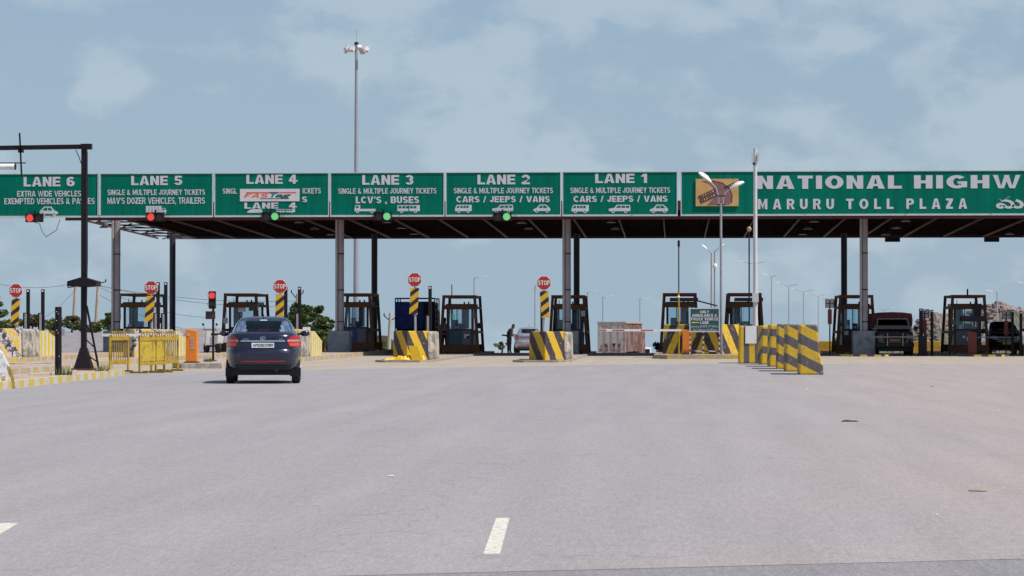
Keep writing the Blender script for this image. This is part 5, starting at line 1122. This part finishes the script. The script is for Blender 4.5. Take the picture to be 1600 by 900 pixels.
# ------------------------------------------------------------------ people
def person(label, loc, rz, joints, edges, skin, shirt_m, trouser_m, skin_m, hair_m, head, look=(0, -1, 0)):
    r = thing('person', label, 'person', loc, rz)
    me = bpy.data.meshes.new('body'); me.from_pydata([j[:3] for j in joints], edges, []); o = bpy.data.objects.new('body', me); col.objects.link(o); o.parent = r
    md = o.modifiers.new('skin', 'SKIN'); md.use_smooth_shade = True
    if not me.skin_vertices: 
        bm = bmesh.new(); bm.from_mesh(me); bm.verts.layers.skin.verify(); bm.to_mesh(me); bm.free()
    for i, j in enumerate(joints): me.skin_vertices[0].data[i].radius = (j[3] * 1.25, (j[4] if len(j) > 4 else j[3]) * 1.25)
    me.skin_vertices[0].data[0].use_root = True
    sv = o.modifiers.new('sub', 'SUBSURF'); sv.levels = 2; sv.render_levels = 2
    m = bpy.data.materials.new(label[:20]); m.use_nodes = True; t = m.node_tree; b_ = t.nodes['Principled BSDF']; b_.inputs['Roughness'].default_value = .8
    co = t.nodes.new('ShaderNodeTexCoord'); s = t.nodes.new('ShaderNodeSeparateXYZ'); t.links.new(co.outputs['Object'], s.inputs[0])
    rp_ = t.nodes.new('ShaderNodeValToRGB'); rp_.color_ramp.interpolation = 'CONSTANT'; mr = t.nodes.new('ShaderNodeMath'); mr.operation = 'DIVIDE'; mr.inputs[1].default_value = 1.8; t.links.new(s.outputs[2], mr.inputs[0]); t.links.new(mr.outputs[0], rp_.inputs[0])
    e = rp_.color_ramp.elements; e[0].position = 0; e[0].color = (.02, .015, .012, 1); e[1].position = .045; e[1].color = (*trouser_m, 1); q = e.new(.93 / 1.8); q.color = (*shirt_m, 1); q = e.new(head[2] / 1.8 - .075); q.color = (*skin_m, 1)
    t.links.new(rp_.outputs[0], b_.inputs['Base Color']); me.materials.append(m)
    hb = MB(); hb.ball((head[0], head[1] + .015, head[2] + .035), .105, 14, 8, (.86, 1.0, .98)); hb.build('hair', mat('black_hair', (.012, .01, .009), .7, .2), r, smooth=True)
    for sg in (-1, 1):                                   # hands with five fingers
        w_ = skin[sg]; hb = MB(); d = (Vector(w_[1]) - Vector(w_[0])).normalized(); sd = d.cross(Vector((0, 0, 1)));  sd = sd.normalized() if sd.length > .1 else Vector((1, 0, 0))
        c = Vector(w_[1]); hb.tube(c - d * .02, c + d * .07, .026, .034, 8)
        for f_ in range(4): a = c + d * .07 + sd * (.024 - .016 * f_); hb.path([a, a + d * (.03 + .006 * (f_ in (1, 2))), a + d * .045 + Vector((0, 0, -.03))], .0085, 6)
        a = c + d * .02 + sd * .03; hb.path([a, a + sd * .025 + d * .02, a + sd * .03 + d * .05], .010, 6)
        hb.build('hand', mat('skin_brown', (.16, .08, .05), .6, .1), r, smooth=True)
    return r
# attendant leaning towards the silver car, a rod held behind his hip
J = [(0, 0, .92, .135, .10), (0, -.01, 1.10, .13, .10), (.06, -.01, 1.28, .15, .11), (.11, -.01, 1.37, .10, .08), (.17, -.01, 1.44, .052), (.225, -.012, 1.50, .075, .085), (.255, -.012, 1.57, .078, .088),
     (-.04, .0, .86, .10), (-.045, .02, .48, .068), (-.06, .05, .09, .045), (-.01, -.06, .04, .045), (.06, .0, .86, .10), (.05, -.02, .48, .068), (.07, .0, .09, .045), (.16, -.02, .04, .045),
     (.10, -.20, 1.35, .065), (.10, -.24, 1.10, .046), (.30, -.20, .98, .034), (.10, .18, 1.35, .065), (.06, .22, 1.10, .046), (.26, .18, .99, .034)]
E = [(0, 1), (1, 2), (2, 3), (3, 4), (4, 5), (5, 6), (0, 7), (7, 8), (8, 9), (9, 10), (0, 11), (11, 12), (12, 13), (13, 14), (3, 15), (15, 16), (16, 17), (3, 18), (18, 19), (19, 20)]
y_ = 154.0; p = at(795.5, 555, y_)
person('person in dark clothes bending over beside the silver car', (p.x, y_, crest(y_) - .01), 0, J, E, {-1: (J[16][:3], J[17][:3]), 1: (J[19][:3], J[20][:3])}, (.009, .007, .009), (.006, .006, .007), (.12, .06, .04), None, (.245, -.012, 1.565))
o = MB(); o.bar((-.42, -.05, .0), (-.02, -.06, -.04), .035, .09); q = o.build('clipboard', M_black, loc=(p.x, y_, .80)); tag(q, 'black clipboard held out behind the bending person', 'clipboard')
J2 = [(0, 0, .92, .13, .10), (0, 0, 1.12, .13, .10), (0, 0, 1.30, .16, .11), (0, 0, 1.40, .10, .08), (0, 0, 1.48, .05), (0, -.01, 1.56, .075, .085), (0, -.01, 1.64, .078, .088),
      (-.09, 0, .86, .09), (-.10, -.01, .48, .066), (-.10, 0, .09, .045), (-.11, -.10, .04, .045), (.09, 0, .86, .09), (.10, -.01, .48, .066), (.10, 0, .09, .045), (.11, -.10, .04, .045),
      (-.20, 0, 1.37, .06), (-.25, .02, 1.10, .045), (-.24, -.04, .86, .033), (.20, 0, 1.37, .06), (.25, .02, 1.10, .045), (.24, -.04, .86, .033)]
y_ = 130.2; p = at(694.5, 550, y_)
person('person in pale shirt standing left of the LANE 2 booth', (p.x, y_, crest(y_) - .01), 0, J2, E, {-1: (J2[16][:3], J2[17][:3]), 1: (J2[19][:3], J2[20][:3])}, (.30, .28, .40), (.02, .018, .02), (.12, .06, .04), None, (0, -.01, 1.63))

# ------------------------------------------------------------------ yellow sheet and other bits on the right
g = at(632, 560, 99.35); r = thing('yellow_sheet', 'crumpled bright yellow sheet lying at the foot of a striped nose', 'sheet', (g.x, 99.35, .055))
rnd = random.Random(3); rows = []
for j in range(9):
    row = []
    for i in range(22):
        u, v = i / 21, j / 8; hgt = (.04 + .22 * u * (1 - abs(v - .5))) * (.45 + rnd.random()) * (1 if 0 < j < 8 and 0 < i < 21 else .12)
        row.append((-.75 + 1.5 * u, -.2 + .8 * v + .1 * math.sin(u * 9), .02 + hgt))
    rows.append(row)
M_ys = mat('sheet_yellow', (.78, .48, .015), .55, .1, 5)
MB().grid(rows).build('crumple', M_ys, r)
b_ = MB(); b_.add([(x, y, z) for y, dz in ((-.25, 0), (-.15, 0)) for x, z in ((.30, .02), (.72, .02), (.52, .52), (.18, .56))], [(0, 1, 2, 3), (7, 6, 5, 4), (0, 4, 5, 1), (1, 5, 6, 2), (2, 6, 7, 3), (3, 7, 4, 0)]); b_.build('leaning_panel', M_ys, r)
for px0, px1, lb in ((1262, 1302, 'low yellow concrete block left of the jeep booth'), (1425, 1470, 'low yellow concrete block between the jeep and rightmost booth'), (1586, 1640, 'low yellow concrete block at the right edge')):
    y_ = 143.0; a_, c_ = at(px0, 533, y_), at(px1, 533, y_); zg = crest(y_) - .03; r = thing('yellow_block', lb, 'barrier', ((a_.x + c_.x) / 2, y_, zg), group='yellow blocks behind the right booths')
    hw = (c_.x - a_.x) / 2; MB().prism([(-hw, 0), (hw, 0), (hw * .96, a_.z - zg), (-hw * .96, a_.z - zg)], 0, .5).build('block', M_yel, r, bevel=.03)
    MB().box((0, -.03, (a_.z - zg) * .30), (2 * hw, .08, (a_.z - zg) * .58)).build('footing', mat('ochre_footing', (.42, .23, .03), .8, .2, 4), r)
for px, pyt, y, lb in ((1296.5, 479, 121.5, 'lantern post with red strip left of the jeep booth'), (1444.5, 495, 123, 'lantern post with red strip right of the jeep'), (1572, 497, 123, 'lantern post with red strip above the dark car')):
    p = at(px, pyt - 14, y); X = p.x; r = thing('lantern_post', lb, 'lamp post', (X, y, -.01), group='lantern posts by the right lanes'); zt = p.z
    MB().tube((0, 0, 0), (0, 0, zt - .1), .03, n=8).build('pole', M_dark, r)
    for s in (-1, 1):
        MB().box((s * .10, -.02, zt - .25), (.15, .03, .34)).build('lantern_pane', mat('lantern_white', (.42, .36, .40), .4, .1), r)
        for z in (zt - .06, zt - .25, zt - .44): MB().box((s * .10, -.04, z), (.18, .05, .025)).build('lantern_bar', M_dark, r)
        MB().box((s * .19, -.04, zt - .25), (.025, .05, .40)).build('lantern_bar', M_dark, r)
    MB().box((0, -.02, zt - .85), (.18, .06, .66)).build('red_strip', mat('lantern_red', (.16, .012, .015), .5, .1), r)

# small litter on the road
def litter(px, py, sx, sy, sz, m, label, rz=0):
    g = G(px, py); rnd_ = random.Random(px); b_ = MB(); sx *= .36; sy *= .5; sz *= .4
    rows = [[(sx * (i / 5 - .5), sy * (j / 3 - .5), sz * (.1 + rnd_.random()) if 0 < i < 5 and 0 < j < 3 else .003) for i in range(6)] for j in range(4)]
    b_.grid(rows); o = b_.build('litter', m, loc=(g.x, g.y, .003)); o.rotation_euler.z = rz; return tag(o, label, 'litter', 'litter on the road')
M_rub = mat('rubber_scrap', (.03, .02, .02), .8, .2); M_pap = mat('paper_scrap', (.75, .75, .73), .8, .05); M_dry = mat('dry_clump', (.30, .22, .14), .9, .4, 30)
litter(1328, 658.5, .66, .5, .05, M_rub, 'dark rubber scrap lying on the road below the striped barriers')
litter(1528, 767, .40, .35, .04, M_dry, 'dry brown clump on the road near right edge')
litter(611, 744, .13, .12, .02, M_pap, 'white paper scrap on the open road left of centre')
litter(1261, 608, .12, .5, .02, M_pap, 'white paper scrap just before the nearest striped barrier')
litter(1346, 604, .10, .5, .02, M_pap, 'white paper scrap right of the striped barriers')
litter(1456, 604, .16, .6, .03, M_rub, 'small dark scrap on road toward the right booths')
litter(1560, 641, .08, .3, .02, M_pap, 'tiny white scrap near the right edge of the road')
litter(1464, 805, .05, .1, .015, M_pap, 'tiny pale scrap on the near right road')

# ------------------------------------------------------------------ background land, trees, poles
def hill(name, m, x0, x1, y0, y1, prof, seed, rough, nx=90, ny=26):
    rnd_ = random.Random(seed); ph = [(rnd_.uniform(.02, .5) , rnd_.uniform(.02, .5), rnd_.uniform(0, 6.3)) for _ in range(26)]
    rows = []
    for j in range(ny + 1):
        v = j / ny; row = []
        for i in range(nx + 1):
            u = i / nx; x = x0 + (x1 - x0) * u; y = y0 + (y1 - y0) * v
            e = prof(u); s = math.sin(math.pi * min(1, v * 1.15)) ** .8 if v < .87 else math.sin(math.pi * min(1, v * 1.15)) ** .8 if v * 1.15 < 1 else 0
            n = sum(math.sin(x * a + y * b_ + c) for a, b_, c in ph) / 5 + rnd_.uniform(-.8, .8)
            zb = crest(y) - .3
            row.append((x, y, zb + max(0, (e - zb) * s) + n * rough * min(1, s * 2)))
        rows.append(row)
    b_ = MB(); b_.grid(rows); return structure(b_.build(name, m, smooth=False))
def M_hillmat():
    m = mat('boulder_hill', (.23, .175, .165), .95, .45, .25, bump=.6, dirt=(.085, .09, .055), dirt_amt=.6, dirt_scale=.10); return m
yh = 480.0
def prof_r(u):
    px = 1300 + u * 520; tab = [(1300, 530), (1425, 512), (1436, 500), (1448, 487), (1462, 490), (1500, 493), (1540, 480), (1558, 474), (1575, 481), (1600, 487), (1640, 478), (1720, 485), (1820, 500)]
    for a, c in zip(tab, tab[1:]):
        if px <= c[0]: py = a[1] + (c[1] - a[1]) * (px - a[0]) / (c[0] - a[0]); return at(px, py, yh).z
    return -4
hill('rocky_hill', M_hillmat(), at(1300, 500, yh).x, at(1820, 500, yh).x, yh - 40, yh + 40, prof_r, 5, .28, 170, 30)
# boulders on the hill, told apart only by their place
rnd = random.Random(12)
bmx = MB()
for i in range(420):
    px = rnd.uniform(1432, 1640); e = prof_r((px - 1300) / 520); f_ = rnd.random() ** .7; y = yh - 40 + 33 * f_; s = math.sin(math.pi * min(1, (y - yh + 40) / 80 * 1.15)) ** .8
    zb = crest(y) - .3; z = zb + (e - zb) * s; X = at(px, 500, y).x; q = rnd.uniform(.2, .7)
    bmx.ball((X, y, z), q, 6, 4, (rnd.uniform(.8, 1.4), 1, rnd.uniform(.6, 1)))
stuff(tag(bmx.build('boulders', mat('boulder_rock', (.22, .17, .16), .95, .4, .5)), 'scattered pinkish boulders covering the rocky hill at right', 'boulders'))
# gravel bank on the left with scrub on top
M_bank = mat('grey_gravel', (.22, .21, .22), .95, .25, 2, bump=.5)
xa, xb = at(-120, 515, 150).x, at(370, 515, 150).x
b_ = MB(); rnd = random.Random(4)
bank_top = lambda x: 1.05 + .15 * math.sin(x * .4) if x < -24 else 1.05 - (x + 24) * .09
rows = [[(x, y, (crest(y) - .25) + (bank_top(x) - crest(y) + .25) * t) for x in lin(xa, xb, 40)] for y, t in ((141, 0), (147, .55), (153, .95), (158, 1), (230, .8), (300, -.5))]
b_.grid(rows); structure(b_.build('gravel_bank', M_bank))

def leaves(b_, c, rad, n, size, rnd_, flat=.8):
    for _ in range(n):
        d = Vector((rnd_.gauss(0, 1), rnd_.gauss(0, 1), rnd_.gauss(0, 1) * flat)); d = d.normalized() * (rnd_.random() ** .45)
        p_ = Vector(c) + Vector((d.x * rad[0], d.y * rad[1], d.z * rad[2])); s = size * rnd_.uniform(.6, 1.4)
        e = Euler((rnd_.uniform(0, 6.3), rnd_.uniform(-.8, .8), rnd_.uniform(0, 6.3))).to_matrix()
        b_.add([p_ + e @ Vector(q) * s for q in ((-.5, 0, 0), (0, -.28, .05), (.6, 0, 0), (0, .28, .05))], [(0, 1, 2, 3)])
LF = [leaf_mat('leaf_dark', (.026, .055, .014), (.095, .125, .028)), leaf_mat('leaf_bright', (.05, .095, .02), (.13, .15, .035)), leaf_mat('leaf_olive', (.06, .075, .025), (.14, .13, .05))]
def tree(label, px, pyt, pxw, y, seed, m, z0=None, clumps=26, per=110, size=.20, name='tree', cat='tree', squash=1.0, group='trees behind the toll plaza'):
    rnd_ = random.Random(seed); t = at(px, pyt, y); z0 = crest(y) - .05 if z0 is None else z0; hgt = t.z - z0; rw = pxw * y / F / 2
    r = thing(name, label, cat, (t.x, y, z0), group=group)
    tk = MB(); tk.tube((0, 0, 0), (.05, 0, hgt * .45), .05 + hgt * .022, .03 + hgt * .012, 9)
    cr = MB(); cz = hgt * .62
    for i in range(clumps):
        a = rnd_.uniform(0, 6.283); v = rnd_.uniform(-1, 1); q = rnd_.random() ** .5
        c = Vector((math.cos(a) * math.sqrt(1 - v * v) * rw * .82 * q, math.sin(a) * math.sqrt(1 - v * v) * rw * .8 * q, cz + v * hgt * .36 * q * squash))
        rc = rnd_.uniform(.20, .36) * rw
        if i < 7: tk.tube((.05, 0, hgt * .4), c, .03 + hgt * .008, .015, 6)
        leaves(cr, c, (rc, rc, rc * .75), per, size, rnd_)
    tk.build('trunk', mat('bark', (.12, .085, .06), .9, .3, 8), r); cr.build('crown', m, r)
    return r
tree('dark leafy tree just right of the sedan roof', 470, 468, 62, 175, 1, LF[0], clumps=34, per=130)
tree('leafy tree crown beside the sensor post behind the sedan', 497, 469, 34, 172, 2, LF[0], clumps=20, per=110)
tree('lower bushy tree left of the LANE 3 booth', 507, 489, 42, 168, 3, LF[0], clumps=26, per=120)
tree('bushy undergrowth below the trees right of the sedan', 490, 512, 50, 166, 4, LF[1], clumps=24, per=100, name='bush', cat='bush')
tree('bright leafy tree at the far left edge', -14, 448, 50, 128, 5, LF[1], clumps=24, per=100, size=.16)
tree('small bush behind the blue lorry pole', 596, 532, 24, 170, 6, LF[1], clumps=10, per=70, name='bush', cat='bush')
tree('thin pale bush beside the bending person', 784, 532, 28, 158, 7, leaf_mat('leaf_pale', (.10, .13, .05), (.2, .22, .1)), clumps=9, per=34, size=.14, name='bush', cat='bush')
tree('small dry bush left of the median nose', 1028, 534, 30, 136, 8, LF[2], clumps=9, per=50, size=.14, name='bush', cat='bush')
for i, (px, pt, wd, y, mi) in enumerate(((12, 500, 60, 164, 1), (50, 492, 52, 168, 2), (84, 499, 46, 165, 1), (112, 494, 44, 170, 2), (150, 502, 50, 164, 1), (172, 488, 34, 160, 1), (133, 506, 40, 160, 2))):
    tree(f'green scrub bush on the gravel bank, number {i} along' if False else ['low scrub bush on gravel bank below the leftmost STOP sign', 'scrub bush on gravel bank between the two leftmost posts', 'scrub bush on gravel bank behind the thick black pillar', 'scrub bush on gravel bank left of the gantry post', 'scrub bush on gravel bank right of the gantry post', 'taller bright bush on gravel bank left of the front column', 'low scrub bush directly behind the gantry post'][i], px, pt, wd, y, 20 + i, LF[mi], z0=bank_top(at(px, 500, y).x) - .15, clumps=18, per=60, size=.18, name='bush', cat='bush', group='scrub on the gravel bank')
def sprig(px, py, z, label, n=60, s=.30):
    g = G(px, py, z); rnd_ = random.Random(px); b_ = MB()
    for _ in range(n):
        a = rnd_.uniform(0, 6.3); l_ = s * rnd_.uniform(.4, 1); p_ = Vector((rnd_.gauss(0, s * .4), rnd_.gauss(0, s * .4), 0)); d = Vector((math.cos(a) * .5, math.sin(a) * .5, 1)).normalized() * l_; sd = Vector((-math.sin(a), math.cos(a), 0)) * .012
        b_.add([p_ - sd, p_ + sd, p_ + d], [(0, 1, 2)])
    return tag(b_.build('weed', LF[1], loc=(g.x, g.y, z - .005)), label, 'weed', 'weeds on the islands')
sprig(100, 586, .16, 'green weed tuft at the foot of the thick black pillar'); sprig(160, 580, .16, 'green weed tuft right of the gantry base', s=.24); sprig(326, 565, .16, 'green weed tuft between orange gate box and signal pole', 90, .2)
# twin concrete utility poles on the left, crossarm pole, wires
M_cp = mat('pole_concrete', (.42, .36, .29), .85, .15, 3)
def upole(px0, py0, px1, py1, y, label, arms=(), z0=None):
    a_, c_ = at(px0, py0, y), at(px1, py1, y); zb = (crest(y) if z0 is None else z0) - .1
    k = (a_.z - zb) / (a_.z - c_.z); foot = a_ + (c_ - a_) * k; r = thing('utility_pole', label, 'utility pole', foot, group='utility poles in the background')
    MB().tube((0, 0, 0), a_ - foot, .14, .10, 10).build('shaft', M_cp, r)
    for (x0_, z0_, x1_, z1_) in arms:
        T = a_ - foot; MB().bar(T + Vector((x0_, 0, z0_)), T + Vector((x1_, 0, z1_)), .06).build('crossarm', M_dark, r); e = T + Vector((x0_, 0, z0_)); MB().tube(e, e + Vector((0, 0, .18)), .05, .03, 8).build('insulator', M_dark, r)
    return r
upole(118, 446, 113, 550, 176, 'leaning concrete utility pole left of the gantry post', ((-.5, -.15, .9, .1),), z0=.6)
upole(153.5, 445, 149, 530, 176, 'leaning concrete utility pole right of the gantry post', ((.5, .2, -.4, .0),), z0=.6)
upole(464.5, 459, 464.5, 520, 190, 'utility pole with forked arms among trees right of sedan', ((-.42, .1, 0, -.4), (.42, .1, 0, -.4)))
upole(610, 489, 607.5, 550, 180, 'utility pole with forked arms left of the blue lorry', ((-.42, -.2, 0, -.55), (.42, -.3, 0, -.5)))
for i, (a_, c_) in enumerate((((-40, 434), (118, 442)), ((118, 452), (40, 506)), ((154, 448), (330, 496)), ((154, 446), (470, 478)), ((154, 460), (330, 520)), ((120, 440), (470, 470)))):
    y_ = 177.5 + .2 * i; A, C = at(*a_, y_), at(*c_, y_ + 20)
    pts = [A + (C - A) * t - Vector((0, 0, .5 * 4 * t * (1 - t))) for t in lin(0, 1, 12)]
    o = MB().path([q - A for q in pts], .012, 4).build('overhead_wire', M_dark, loc=A); tag(o, ['overhead wire leaving the frame at left above the scrub', 'overhead wire falling left from the left concrete pole', 'overhead wire falling right from the right concrete pole', 'long overhead wire from right concrete pole toward the trees', 'lowest overhead wire right of the gantry post', 'topmost overhead wire running toward the trees'][i], 'wire', 'overhead wires')
# ochre masonry remnant behind posts, small white board by the trees
p = at(83, 550, 139); r = thing('ochre_wall', 'short ochre wall end behind the thick black pillar', 'wall', (p.x, 139, crest(139) - .05))
MB().box((0, 0, .55), (.85, .4, 1.1)).build('block', mat('ochre_plaster', (.46, .27, .07), .85, .2, 4), r, bevel=.03); MB().box((0, 0, 1.13), (.95, .5, .06)).build('coping', M_yel, r)
p = at(479, 515, 118); r = thing('notice_board', 'small white notice board right of the sedan', 'sign', (p.x, 118, -.01))
MB().box((0, 0, p.z - .03), (.34, .03, .30)).build('panel', M_white, r); MB().box((0, .03, p.z / 2), (.05, .03, p.z)).build('leg', M_dark, r)
